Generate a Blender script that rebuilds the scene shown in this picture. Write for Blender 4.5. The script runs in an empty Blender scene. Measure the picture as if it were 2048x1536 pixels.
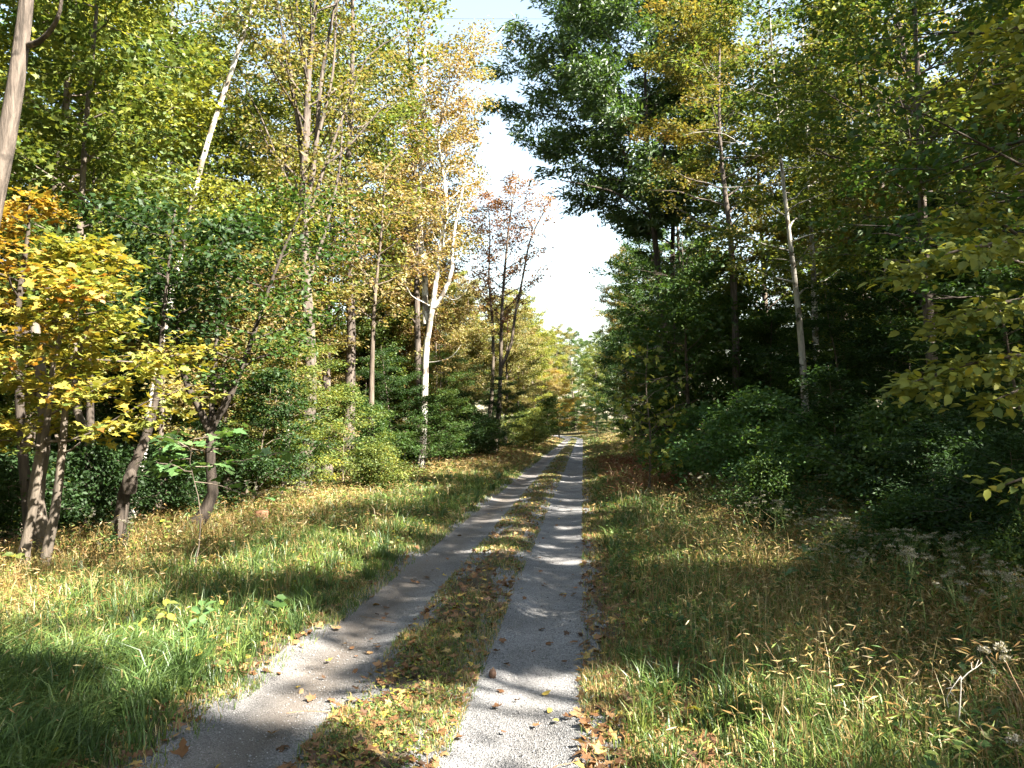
import bpy, math
import numpy as np
from mathutils import Vector

# ------------------------------------------------------------------ camera, sky, sun, exposure
SC = bpy.context.scene
COL = SC.collection
F, CX, CY, CAMZ = 1538.0, 1024.0, 768.0, 1.6        # focal length in photo pixels
PITCH = math.atan(82 / F)
cam = bpy.data.objects.new('camera', bpy.data.cameras.new('camera'))
COL.objects.link(cam)
cam.location = (0, 0, CAMZ)
cam.rotation_euler = (math.pi / 2 + PITCH, 0, 0)
cam.data.sensor_width = 36
cam.data.lens = 36 * F / 2048
cam.data.clip_start, cam.data.clip_end = 0.05, 2000
SC.camera = cam

SUN_EL, SUN_AZ = math.radians(43), math.radians(124)   # azimuth clockwise from +Y (the view)
SUN = np.array([math.sin(SUN_AZ) * math.cos(SUN_EL), math.cos(SUN_AZ) * math.cos(SUN_EL), math.sin(SUN_EL)])
W = bpy.data.worlds.new('World'); SC.world = W; W.use_nodes = True
nt = W.node_tree
bg = nt.nodes['Background']
sky = nt.nodes.new('ShaderNodeTexSky')
sky.sky_type = 'NISHITA'; sky.sun_disc = False
sky.sun_elevation = SUN_EL; sky.sun_rotation = SUN_AZ
sky.air_density = 1.6; sky.dust_density = 1.0; sky.ozone_density = 1.0
hs = nt.nodes.new('ShaderNodeHueSaturation'); hs.inputs['Saturation'].default_value = .80      # haze only as sky colour, desaturated to look whiter
nt.links.new(sky.outputs[0], hs.inputs['Color']); nt.links.new(hs.outputs[0], bg.inputs[0]); bg.inputs[1].default_value = 0.05
sl = bpy.data.lights.new('sun', 'SUN'); sl.energy = 5.0; sl.angle = math.radians(0.53); sl.color = (1, 0.94, 0.84)
so = bpy.data.objects.new('sun', sl); COL.objects.link(so)
so.rotation_euler = Vector(-SUN).to_track_quat('-Z', 'Y').to_euler()
VS = SC.view_settings
VS.view_transform = 'Standard'; VS.look = 'None'; VS.gamma = 1.0; VS.use_curve_mapping = False
VS.exposure = 3.05
CY_ = SC.cycles
CY_.max_bounces = 8; CY_.diffuse_bounces = 2; CY_.transmission_bounces = 4; CY_.glossy_bounces = 2
CY_.sample_clamp_indirect = 4.0
CY_.use_denoising = True
CY_.use_adaptive_sampling = True; CY_.adaptive_threshold = 0.015

# ------------------------------------------------------------------ helpers
def at(x, y, Y):
    """The point seen at photo pixel (x, y) at distance Y along the road direction."""
    u, v = (x - CX) / F, (CY - y) / F
    dy = math.cos(PITCH) - v * math.sin(PITCH); dz = v * math.cos(PITCH) + math.sin(PITCH)
    t = Y / dy
    return np.array([t * u, Y, CAMZ + t * dz])

def hsh(i, j, s):
    a = np.sin(i * 127.1 + j * 311.7 + s * 74.7) * 43758.5453
    return a - np.floor(a)

def vn(x, y, s=0):
    """smooth value noise 0..1"""
    xi, yi = np.floor(x), np.floor(y); fx, fy = x - xi, y - yi
    fx = fx * fx * (3 - 2 * fx); fy = fy * fy * (3 - 2 * fy)
    a = hsh(xi, yi, s) * (1 - fx) + hsh(xi + 1, yi, s) * fx
    b = hsh(xi, yi + 1, s) * (1 - fx) + hsh(xi + 1, yi + 1, s) * fx
    return a * (1 - fy) + b * fy

def sst(a, b, x):
    t = np.clip((x - a) / (b - a), 0, 1); return t * t * (3 - 2 * t)

def xr(Y):
    """x of the road's right edge"""
    Y = np.asarray(Y, float)
    return 0.12 + 0.0923 * Y - 0.006 * np.maximum(Y - 84, 0) ** 2

def H(x, y):
    x = np.asarray(x, float); y = np.asarray(y, float)
    u = x - xr(y)
    h = -0.035 * np.exp(-((u + .42) / .3) ** 2) - 0.035 * np.exp(-((u + 1.85) / .3) ** 2) + 0.03 * np.exp(-((u + 1.13) / .25) ** 2)
    ver = sst(2.35, 3.2, -u) + sst(0.05, 0.8, u)
    h = h + ver * (0.07 * vn(x * 1.3, y * 1.3, 1) + 0.10 * vn(x * .35, y * .35, 2) - .04)
    h = h - 1.6 * sst(6.5, 16, -u) - 1.0 * sst(16, 40, -u)
    h = h + 0.35 * sst(2.0, 6.0, u) + 2.2 * sst(6, 26, u)
    h = h + 0.25 * sst(88, 130, y)
    return h

def nz(v):
    v = np.asarray(v, float); return v / np.maximum(np.linalg.norm(v, axis=-1, keepdims=True), 1e-9)

def make_mesh(name, V, Fs, mat, tint=None, col=None, smooth=False):
    me = bpy.data.meshes.new(name)
    V = np.ascontiguousarray(V, np.float32)
    if not isinstance(Fs, (list, tuple)): Fs = [Fs]
    Fs = [np.asarray(f, np.int32) for f in Fs if len(f)]
    idx = np.concatenate([f.ravel() for f in Fs]) if Fs else np.zeros(0, np.int32)
    tot = np.concatenate([np.full(len(f), f.shape[1], np.int32) for f in Fs])
    st = np.concatenate([[0], np.cumsum(tot)[:-1]]).astype(np.int32)
    me.vertices.add(len(V)); me.vertices.foreach_set('co', V.ravel())
    me.loops.add(len(idx)); me.loops.foreach_set('vertex_index', idx)
    me.polygons.add(len(tot)); me.polygons.foreach_set('loop_start', st)
    if smooth: me.polygons.foreach_set('use_smooth', np.ones(len(tot), bool))
    me.update(calc_edges=True)
    if tint is not None:
        a = me.attributes.new('tint', 'FLOAT', 'POINT'); a.data.foreach_set('value', np.ascontiguousarray(tint, np.float32))
    if col is not None:
        a = me.attributes.new('col', 'FLOAT_COLOR', 'POINT')
        c = np.ones((len(V), 4), np.float32); c[:, :3] = col; a.data.foreach_set('color', c.ravel())
    if mat: me.materials.append(mat)
    return me

def link(name, me, parent=None, loc=(0, 0, 0), rot=None, **props):
    o = bpy.data.objects.new(name, me); COL.objects.link(o)
    o.location = tuple(loc)
    if rot is not None: o.rotation_euler = rot
    if parent is not None: o.parent = parent
    for k, v in props.items():
        if v is not None: o[k] = v
    return o

def thing(name, label, cat, loc=(0, 0, 0), group=None, rz=0.0):
    return link(name, None, None, loc, (0, 0, rz), label=label, category=cat, group=group)

def dup(root, loc, rz=0.0, sc=1.0, label=None, group=None, mats=None):
    r = root.copy(); COL.objects.link(r); r.location = tuple(loc); r.rotation_euler = (0, 0, rz); r.scale = (sc, sc, sc)
    if label: r['label'] = label
    if group: r['group'] = group
    for ch in list(root.children):
        c = ch.copy(); COL.objects.link(c); c.parent = r
        if mats and ch.name.split('.')[0] in mats and c.material_slots:
            c.material_slots[0].link = 'OBJECT'; c.material_slots[0].material = mats[ch.name.split('.')[0]]
        for g in ch.children:
            d = g.copy(); COL.objects.link(d); d.parent = c
    return r

def tubes(paths, sides=6, sides2=None):
    """paths: list of (points, radii) -> one welded tube each, capped with a point at the tip"""
    Vs, Qs, Ts, n0 = [], [], [], 0
    for q_, (P, R) in enumerate(paths):
        if q_ == 1 and sides2: sides = sides2
        ang = np.linspace(0, 2 * np.pi, sides, endpoint=False)
        P = np.asarray(P, float); R = np.asarray(R, float); m = len(P)
        T = nz(np.gradient(P, axis=0))
        ref = np.where(np.abs(T[:, 2:3]) > .9, np.array([[1., 0, 0]]), np.array([[0, 0, 1.]]))
        ref = np.tile(ref[m // 2], (m, 1))
        A = nz(np.cross(ref, T)); B = np.cross(T, A)
        ring = P[:, None, :] + R[:, None, None] * (np.cos(ang)[None, :, None] * A[:, None, :] + np.sin(ang)[None, :, None] * B[:, None, :])
        Vs.append(ring.reshape(-1, 3)); Vs.append((P[-1] + T[-1] * R[-1] * .8)[None])
        i = np.arange(m - 1)[:, None] * sides; j = np.arange(sides)[None, :]; k = (j + 1) % sides
        Qs.append(n0 + np.stack([i + j, i + k, i + k + sides, i + j + sides], -1).reshape(-1, 4))
        b = (m - 1) * sides; jj = np.arange(sides)
        Ts.append(n0 + np.stack([b + jj, b + (jj + 1) % sides, np.full(sides, m * sides)], -1))
        n0 += m * sides + 1
    return np.concatenate(Vs), [np.concatenate(Qs), np.concatenate(Ts)]

def smooth_path(pts, n):
    """Catmull-Rom through pts"""
    P = np.asarray(pts, float); P = np.vstack([2 * P[0] - P[1], P, 2 * P[-1] - P[-2]])
    m = len(P) - 3; out = []
    for t in np.linspace(0, m - 1e-6, n):
        i = int(t); f = t - i; a, b, c, d = P[i:i + 4]
        out.append(.5 * ((2 * b) + (-a + c) * f + (2 * a - 5 * b + 4 * c - d) * f * f + (-a + 3 * b - 3 * c + d) * f ** 3))
    return np.array(out)

# leaf templates: (along, across, up) for length 1, and faces
QUAD = (np.array([[0, 0, 0], [.45, .30, .07], [1, 0, -.10], [.45, -.30, .07]]), [np.array([[0, 1, 2], [0, 2, 3]])])
SLIM = (np.array([[0, 0, 0], [.45, .17, .05], [1, 0, -.12], [.45, -.17, .05]]), [np.array([[0, 1, 2], [0, 2, 3]])])
LANCE = (np.array([[0, 0, 0], [.4, .085, .03], [1, 0, -.15], [.4, -.085, .03]]), [np.array([[0, 1, 2], [0, 2, 3]])])
OVAL = (np.array([[0, 0, 0], [.22, .24, .06], [.6, .27, .05], [1, 0, -.14], [.6, -.27, .05], [.22, -.24, .06], [.45, 0, 0]]),
        [np.array([[0, 1, 6], [1, 2, 6], [2, 3, 6], [3, 4, 6], [4, 5, 6], [5, 0, 6]])])
_mo = [(0, 0), (.02, .10), (-.10, .30), (.10, .26), (.22, .50), (.32, .40), (.46, .56), (.50, .30), (.60, .16), (.72, .22), (1, 0)]
_mp = [(a, b) for a, b in _mo] + [(a, -b) for a, b in _mo[-2:0:-1]]
_mv = np.array([[a, b, .10 * abs(b) - .12 * a * a] for a, b in _mp] + [[.34, 0, .02]])
MAPLE = (_mv, [np.array([[i, (i + 1) % len(_mp), len(_mp)] for i in range(len(_mp))])])
_m2 = [(0, 0), (-.06, .30), (.20, .24), (.42, .54), (.48, .22), (1, 0)]
_m2 = _m2 + [(a, -b) for a, b in _m2[-2:0:-1]]
MAPLE2 = (np.array([[a, b, .1 * abs(b) - .1 * a * a] for a, b in _m2] + [[.3, 0, .02]]),
          [np.array([[i, (i + 1) % len(_m2), len(_m2)] for i in range(len(_m2))])])

def leaves(P, N, D, size, tmpl):
    P = np.asarray(P, float); n = len(P)
    N = nz(N); D = nz(D - (D * N).sum(1, keepdims=True) * N); S = np.cross(N, D)
    T, FT = tmpl; k = len(T); sz = np.broadcast_to(size, (n,))[:, None, None]
    V = P[:, None, :] + sz * (T[None, :, 0:1] * D[:, None] + T[None, :, 1:2] * S[:, None] + T[None, :, 2:3] * N[:, None])
    Fs = [(np.arange(n)[:, None, None] * k + f[None]).reshape(-1, f.shape[1]) for f in FT]
    return V.reshape(-1, 3), Fs, k

# ------------------------------------------------------------------ materials
def nodes_of(name):
    m = bpy.data.materials.new(name); m.use_nodes = True
    n = m.node_tree; n.nodes.clear()
    return m, n, n.nodes.new, n.links.new

def leaf_mat(name, stops, trans=.42, gloss=.02, rnd=.25, tboost=(1.25, 1.15, .6), rough=.55):
    """stops: list of (pos, rgb) picked by each leaf's own tint"""
    m, n, N, L = nodes_of(name)
    at_ = N('ShaderNodeAttribute'); at_.attribute_name = 'tint'
    oi = N('ShaderNodeObjectInfo')
    ma = N('ShaderNodeMath'); ma.operation = 'MULTIPLY_ADD'; ma.inputs[1].default_value = rnd; ma.inputs[2].default_value = -rnd / 2
    L(oi.outputs['Random'], ma.inputs[0])
    ad = N('ShaderNodeMath'); ad.operation = 'ADD'; L(at_.outputs['Fac'], ad.inputs[0]); L(ma.outputs[0], ad.inputs[1])
    r = N('ShaderNodeValToRGB'); e = r.color_ramp.elements
    e[0].position, e[0].color = stops[0][0], (*stops[0][1], 1); e[1].position, e[1].color = stops[-1][0], (*stops[-1][1], 1)
    for p, c in stops[1:-1]:
        x = e.new(p); x.color = (*c, 1)
    L(ad.outputs[0], r.inputs[0])
    d = N('ShaderNodeBsdfDiffuse'); t = N('ShaderNodeBsdfTranslucent')
    mul = N('ShaderNodeMix'); mul.data_type = 'RGBA'; mul.blend_type = 'MULTIPLY'; mul.inputs[0].default_value = 1
    L(r.outputs[0], mul.inputs[6]); mul.inputs[7].default_value = (*tboost, 1)
    L(r.outputs[0], d.inputs[0]); L(mul.outputs[2], t.inputs[0])
    mx = N('ShaderNodeMixShader'); mx.inputs[0].default_value = trans; L(d.outputs[0], mx.inputs[1]); L(t.outputs[0], mx.inputs[2])
    g = N('ShaderNodeBsdfGlossy'); g.inputs['Roughness'].default_value = rough
    m2 = N('ShaderNodeMixShader'); m2.inputs[0].default_value = gloss; L(mx.outputs[0], m2.inputs[1]); L(g.outputs[0], m2.inputs[2])
    o = N('ShaderNodeOutputMaterial'); L(m2.outputs[0], o.inputs[0])
    return m

def col_mat(name, trans=.3, gloss=.03):
    m, n, N, L = nodes_of(name)
    a = N('ShaderNodeAttribute'); a.attribute_name = 'col'
    d = N('ShaderNodeBsdfDiffuse'); t = N('ShaderNodeBsdfTranslucent'); L(a.outputs['Color'], d.inputs[0]); L(a.outputs['Color'], t.inputs[0])
    mx = N('ShaderNodeMixShader'); mx.inputs[0].default_value = trans; L(d.outputs[0], mx.inputs[1]); L(t.outputs[0], mx.inputs[2])
    g = N('ShaderNodeBsdfGlossy'); g.inputs['Roughness'].default_value = .4
    m2 = N('ShaderNodeMixShader'); m2.inputs[0].default_value = gloss; L(mx.outputs[0], m2.inputs[1]); L(g.outputs[0], m2.inputs[2])
    o = N('ShaderNodeOutputMaterial'); L(m2.outputs[0], o.inputs[0])
    return m

def bark_mat(name, c1, c2, scale=14, stretch=.18, bump=.6, patch=None):
    m, n, N, L = nodes_of(name)
    tc = N('ShaderNodeTexCoord'); mp = N('ShaderNodeMapping'); mp.inputs['Scale'].default_value = (scale, scale, scale * stretch)
    L(tc.outputs['Object'], mp.inputs[0])
    no = N('ShaderNodeTexNoise'); no.inputs['Scale'].default_value = 1; no.inputs['Detail'].default_value = 8; no.inputs['Roughness'].default_value = .65
    L(mp.outputs[0], no.inputs[0])
    r = N('ShaderNodeValToRGB'); e = r.color_ramp.elements
    e[0].position, e[0].color = .36, (*c1, 1); e[1].position, e[1].color = .64, (*c2, 1)
    L(no.outputs[0], r.inputs[0]); out = r.outputs[0]
    if patch:
        n2 = N('ShaderNodeTexNoise'); n2.inputs['Scale'].default_value = patch[1]; n2.inputs['Detail'].default_value = 3
        L(tc.outputs['Object'], n2.inputs[0])
        r2 = N('ShaderNodeValToRGB'); r2.color_ramp.elements[0].position = patch[2]; r2.color_ramp.elements[1].position = patch[2] + .05
        L(n2.outputs[0], r2.inputs[0])
        mx = N('ShaderNodeMix'); mx.data_type = 'RGBA'; L(r2.outputs[0], mx.inputs[0]); L(out, mx.inputs[6]); mx.inputs[7].default_value = (*patch[0], 1)
        out = mx.outputs[2]
    b = N('ShaderNodeBsdfPrincipled'); b.inputs['Roughness'].default_value = .9; b.inputs['Specular IOR Level'].default_value = .2
    L(out, b.inputs['Base Color'])
    bp = N('ShaderNodeBump'); bp.inputs['Strength'].default_value = bump; bp.inputs['Distance'].default_value = .03
    L(no.outputs[0], bp.inputs['Height']); L(bp.outputs[0], b.inputs['Normal'])
    o = N('ShaderNodeOutputMaterial'); L(b.outputs[0], o.inputs[0])
    return m

def flat_mat(name, c, rough=.8, noise=0.0, scale=20):
    m, n, N, L = nodes_of(name)
    b = N('ShaderNodeBsdfPrincipled'); b.inputs['Roughness'].default_value = rough; b.inputs['Base Color'].default_value = (*c, 1)
    b.inputs['Specular IOR Level'].default_value = .25
    if noise:
        tc = N('ShaderNodeTexCoord'); no = N('ShaderNodeTexNoise'); no.inputs['Scale'].default_value = scale; no.inputs['Detail'].default_value = 5
        L(tc.outputs['Object'], no.inputs[0])
        r = N('ShaderNodeValToRGB'); e = r.color_ramp.elements
        e[0].position, e[0].color = .3, (*[x * (1 - noise) for x in c], 1); e[1].position, e[1].color = .7, (*[min(1, x * (1 + noise)) for x in c], 1)
        L(no.outputs[0], r.inputs[0]); L(r.outputs[0], b.inputs['Base Color'])
    o = N('ShaderNodeOutputMaterial'); L(b.outputs[0], o.inputs[0])
    return m

G1 = (.022, .050, .012); G2 = (.040, .085, .018); G3 = (.070, .112, .027); YG = (.150, .176, .038); YL = (.340, .290, .035)
GO = (.46, .31, .035); OR = (.42, .19, .028); TA = (.34, .21, .075); RU = (.22, .085, .03); BR = (.13, .065, .03)
M = {
 'green': leaf_mat('green_leaf', [(0, G1), (.4, G2), (.8, G3), (1, YG)]),
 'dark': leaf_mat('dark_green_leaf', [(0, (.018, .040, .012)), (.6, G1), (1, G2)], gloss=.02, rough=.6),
 'oak': leaf_mat('glossy_green_leaf', [(0, G1), (.4, G2), (.82, G3), (.93, YG), (.965, YL), (1, OR)], trans=.46, gloss=.06, rough=.5),
 'yg': leaf_mat('yellow_green_leaf', [(0, G2), (.35, G3), (.7, YG), (1, YL)]),
 'fresh': leaf_mat('pale_yellow_green_leaf', [(0, G3), (.3, YG), (.8, (.23, .24, .035)), (1, YL)], trans=.38),
 'yellow': leaf_mat('yellow_leaf', [(0, G3), (.25, (.15, .18, .035)), (.45, (.23, .22, .04)), (.65, (.33, .26, .045)), (.87, (.36, .23, .04)), (1, (.34, .15, .03))]),
 'gold': leaf_mat('golden_leaf', [(0, G2), (.25, (.13, .15, .045)), (.5, (.22, .20, .07)), (.85, (.25, .175, .09)), (1, (.24, .13, .06))]),
 'tan': leaf_mat('tan_orange_leaf', [(0, YG), (.25, (.24, .21, .07)), (.55, (.28, .19, .085)), (.8, (.29, .17, .08)), (1, RU)]),
 'rust': leaf_mat('rust_leaf', [(0, (.10, .09, .03)), (.3, (.25, .16, .08)), (.6, (.22, .11, .06)), (1, (.14, .055, .035))]),
 'orange': leaf_mat('orange_leaf', [(0, G3), (.3, (.24, .20, .04)), (.7, (.33, .205, .035)), (1, (.33, .12, .025))]),
 'olive': leaf_mat('olive_brown_leaf', [(0, G2), (.4, (.10, .11, .025)), (.7, (.20, .16, .04)), (1, (.26, .13, .035))]),
 'bush': leaf_mat('bramble_leaf', [(0, G2), (.5, (.06, .13, .03)), (1, (.11, .18, .045))], gloss=.025),
 'maple_g': leaf_mat('bright_green_maple_leaf', [(0, (.07, .15, .045)), (1, (.11, .19, .06))], gloss=.03),
}
BK = {
 'grey': bark_mat('grey_bark', (.045, .037, .03), (.15, .12, .097), scale=22, stretch=.12, bump=1.0, patch=((.045, .037, .03), 3.5, .60)),
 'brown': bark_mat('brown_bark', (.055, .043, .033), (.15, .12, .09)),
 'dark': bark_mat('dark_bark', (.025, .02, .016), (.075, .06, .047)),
 'pale': bark_mat('pale_bark', (.22, .20, .165), (.44, .41, .35), bump=.3, patch=((.13, .11, .085), 4.0, .54)),
 'white': bark_mat('white_patchy_bark', (.36, .34, .29), (.62, .58, .51), bump=.3, patch=((.16, .135, .105), 3.6, .50)),
 'twin': bark_mat('smooth_grey_bark', (.06, .05, .039), (.15, .122, .095), bump=.5),
}
GRASS = col_mat('grass_blade', .35, .025)

# ------------------------------------------------------------------ ground and road
def ground_mat():
    m, n, N, L = nodes_of('forest_floor')
    g = N('ShaderNodeNewGeometry')
    n1 = N('ShaderNodeTexNoise'); n1.inputs['Scale'].default_value = 1.1; n1.inputs['Detail'].default_value = 9; n1.inputs['Roughness'].default_value = .7
    n2 = N('ShaderNodeTexNoise'); n2.inputs['Scale'].default_value = 32; n2.inputs['Detail'].default_value = 5
    L(g.outputs['Position'], n1.inputs[0]); L(g.outputs['Position'], n2.inputs[0])
    r = N('ShaderNodeValToRGB'); e = r.color_ramp.elements
    e[0].position, e[0].color = .32, (.035, .032, .014, 1); e[1].position, e[1].color = .7, (.13, .085, .045, 1)
    x = e.new(.5); x.color = (.07, .062, .024, 1)
    L(n1.outputs[0], r.inputs[0])
    mx = N('ShaderNodeMix'); mx.data_type = 'RGBA'; mx.blend_type = 'OVERLAY'; mx.inputs[0].default_value = .8
    L(r.outputs[0], mx.inputs[6]); L(n2.outputs[0], mx.inputs[7])
    b = N('ShaderNodeBsdfPrincipled'); b.inputs['Roughness'].default_value = 1; b.inputs['Specular IOR Level'].default_value = .1
    L(mx.outputs[2], b.inputs['Base Color'])
    bp = N('ShaderNodeBump'); bp.inputs['Strength'].default_value = .8; bp.inputs['Distance'].default_value = .03
    L(n2.outputs[0], bp.inputs['Height']); L(bp.outputs[0], b.inputs['Normal'])
    o = N('ShaderNodeOutputMaterial'); L(b.outputs[0], o.inputs[0])
    return m

def road_mat():
    """tint = how far a point is gravel track (1) rather than soil (0); the dusty left rut is browner"""
    m, n, N, L = nodes_of('gravel_road')
    g = N('ShaderNodeNewGeometry'); a = N('ShaderNodeAttribute'); a.attribute_name = 'tint'
    c = N('ShaderNodeAttribute'); c.attribute_name = 'col'
    v = N('ShaderNodeTexVoronoi'); v.inputs['Scale'].default_value = 125; v.inputs['Randomness'].default_value = 1
    n1 = N('ShaderNodeTexNoise'); n1.inputs['Scale'].default_value = 3.0; n1.inputs['Detail'].default_value = 8
    n2 = N('ShaderNodeTexNoise'); n2.inputs['Scale'].default_value = 190; n2.inputs['Detail'].default_value = 3
    for q in (v, n1, n2): L(g.outputs['Position'], q.inputs[0])
    r = N('ShaderNodeValToRGB'); e = r.color_ramp.elements
    e[0].position, e[0].color = .05, (.095, .093, .093, 1); e[1].position, e[1].color = .95, (.29, .285, .28, 1)
    L(v.outputs['Color'], r.inputs[0])
    fine = N('ShaderNodeMix'); fine.data_type = 'RGBA'; fine.blend_type = 'OVERLAY'; fine.inputs[0].default_value = .55
    L(r.outputs[0], fine.inputs[6]); L(n2.outputs[0], fine.inputs[7])
    dust = N('ShaderNodeMix'); dust.data_type = 'RGBA'; L(c.outputs['Color'], dust.inputs[0]); L(fine.outputs[2], dust.inputs[6]); dust.inputs[7].default_value = (.145, .12, .098, 1)
    soil = N('ShaderNodeValToRGB'); e = soil.color_ramp.elements
    e[0].position, e[0].color = .3, (.055, .045, .028, 1); e[1].position, e[1].color = .7, (.14, .11, .075, 1); L(n1.outputs[0], soil.inputs[0])
    nn = N('ShaderNodeMath'); nn.operation = 'MULTIPLY_ADD'; nn.inputs[1].default_value = .35; nn.inputs[2].default_value = -.175; L(n1.outputs[0], nn.inputs[0])
    ad = N('ShaderNodeMath'); ad.operation = 'ADD'; L(a.outputs['Fac'], ad.inputs[0]); L(nn.outputs[0], ad.inputs[1])
    rr = N('ShaderNodeMapRange'); rr.inputs[1].default_value = .35; rr.inputs[2].default_value = .6; L(ad.outputs[0], rr.inputs[0])
    mx = N('ShaderNodeMix'); mx.data_type = 'RGBA'; L(rr.outputs[0], mx.inputs[0]); L(soil.outputs[0], mx.inputs[6]); L(dust.outputs[2], mx.inputs[7])
    n3 = N('ShaderNodeTexNoise'); n3.inputs['Scale'].default_value = 1.3; n3.inputs['Detail'].default_value = 6; L(g.outputs['Position'], n3.inputs[0])
    pr = N('ShaderNodeMapRange'); pr.inputs[1].default_value = .35; pr.inputs[2].default_value = .65; pr.inputs[3].default_value = .72; pr.inputs[4].default_value = 1.15; L(n3.outputs[0], pr.inputs[0])
    pm = N('ShaderNodeMix'); pm.data_type = 'RGBA'; pm.blend_type = 'MULTIPLY'; pm.inputs[0].default_value = 1; L(mx.outputs[2], pm.inputs[6]); L(pr.outputs[0], pm.inputs[7]); mx = pm
    b = N('ShaderNodeBsdfPrincipled'); b.inputs['Roughness'].default_value = .95; b.inputs['Specular IOR Level'].default_value = .15
    L(mx.outputs[2], b.inputs['Base Color'])
    bp = N('ShaderNodeBump'); bp.inputs['Strength'].default_value = .9; bp.inputs['Distance'].default_value = .012
    L(v.outputs['Distance'], bp.inputs['Height']); L(bp.outputs[0], b.inputs['Normal'])
    o = N('ShaderNodeOutputMaterial'); L(b.outputs[0], o.inputs[0])
    return m

def grid(xs, ys):
    nx, ny = len(xs), len(ys)
    i, j = np.meshgrid(np.arange(nx - 1), np.arange(ny - 1)); a = (j * nx + i).ravel()
    return np.stack([a, a + 1, a + nx + 1, a + nx], -1)

ys = np.concatenate([np.arange(-30, 0, 1.5), np.arange(0, 30, .4), np.arange(30, 130, 1.5), np.arange(130, 420, 12)])
us = np.concatenate([np.arange(-260, -40, 12), np.arange(-40, -8, 1.5), np.arange(-8, 8, .32), np.arange(8, 40, 1.5), np.arange(40, 261, 12)])
UU, YY = np.meshgrid(us, ys); XX = UU + xr(np.minimum(YY, 130))
ZZ = H(XX, YY) - .07 * sst(2.7, 2.35, -UU) * sst(.35, .05, UU) * (YY < 124)   # dug out under the road
ground = link('ground', make_mesh('ground', np.stack([XX, YY, ZZ], -1).reshape(-1, 3), grid(us, ys), ground_mat(), smooth=True), kind='structure')
us = np.linspace(-2.5, .22, 61); ys = np.concatenate([np.arange(-6, 30, .13), np.arange(30, 125, .5)])
UU, YY = np.meshgrid(us, ys)
XX = UU + xr(YY)
zz = H(XX, YY) + .006 + .006 * (vn(XX * 9, YY * 9, 3) - .5) + .010 * (vn(XX * 3, YY * 3, 4) - .5)
wob = .10 * (vn(XX * 1.1, YY * .9, 25) - .35) * sst(-.5, 0, UU) + .22 * (vn(XX * 2.2, YY * 1.9, 5) - .5) + .10 * (vn(XX * 7, YY * 6, 15) - .5) + .12 * (vn(XX * .5 + 9, YY * .5, 6) - .5)
uw = UU + wob
trk = np.maximum(sst(-1.03, -.90, uw) * (1 - sst(.0, .14, uw)), sst(-2.42, -2.24, uw) * (1 - sst(-1.40, -1.27, uw)))
dst = np.exp(-((uw + 1.9) / .27) ** 2) * (.55 + .45 * vn(XX, YY * .4, 8)) * .95 + .15 * np.exp(-((uw + .45) / .2) ** 2)
road = link('road', make_mesh('road', np.stack([XX, YY, zz], -1).reshape(-1, 3), grid(us, ys), road_mat(), tint=trk.ravel(), col=np.repeat(dst.reshape(-1, 1), 3, 1), smooth=True), kind='structure')

# ------------------------------------------------------------------ tree growing
# where the sun gets through the canopy in the photograph: crowns have gaps along these shafts (centre, radius)
SHAFT = []
def shaft(x, y, z, r): SHAFT.append((np.array([x, y, z], float), r))
def shaft_px(x, y, r, dz=0.0):
    Y = F * CAMZ / (y - 850.0); shaft((x - CX) / F * Y, Y, dz, r * 1.3)

def sun_gap(P, rng):
    """keep-mask: leaves standing between the sun and a sunlit spot are missing"""
    keep = np.ones(len(P), bool); nn = .72 + .5 * vn(P[:, 0] * 1.1 + P[:, 2] * .9, P[:, 1] * 1.1, 11); luck = rng.random(len(P)) < .975
    pp = P - SUN * (P @ SUN)[:, None]; pd0 = P @ SUN
    for c, r in SHAFT:
        d = pd0 - c @ SUN; q = pp - (c - SUN * (c @ SUN))
        keep &= ~(((q * q).sum(1) < (r * nn) ** 2) & (d > .6) & luck)
    return keep

def profile(kind, s):
    if kind == 'wide': return np.sin(np.pi * np.clip(.16 + .78 * s, 0, 1)) ** .7
    if kind == 'cone': return np.clip(1 - s, .04, 1) ** .8
    if kind == 'layer': return (.75 + .25 * np.sin(s * 17)) * np.clip(1 - s ** 2.2, .08, 1)
    return np.sqrt(np.clip(1 - (2 * s - .95) ** 2, .06, 1))

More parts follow.
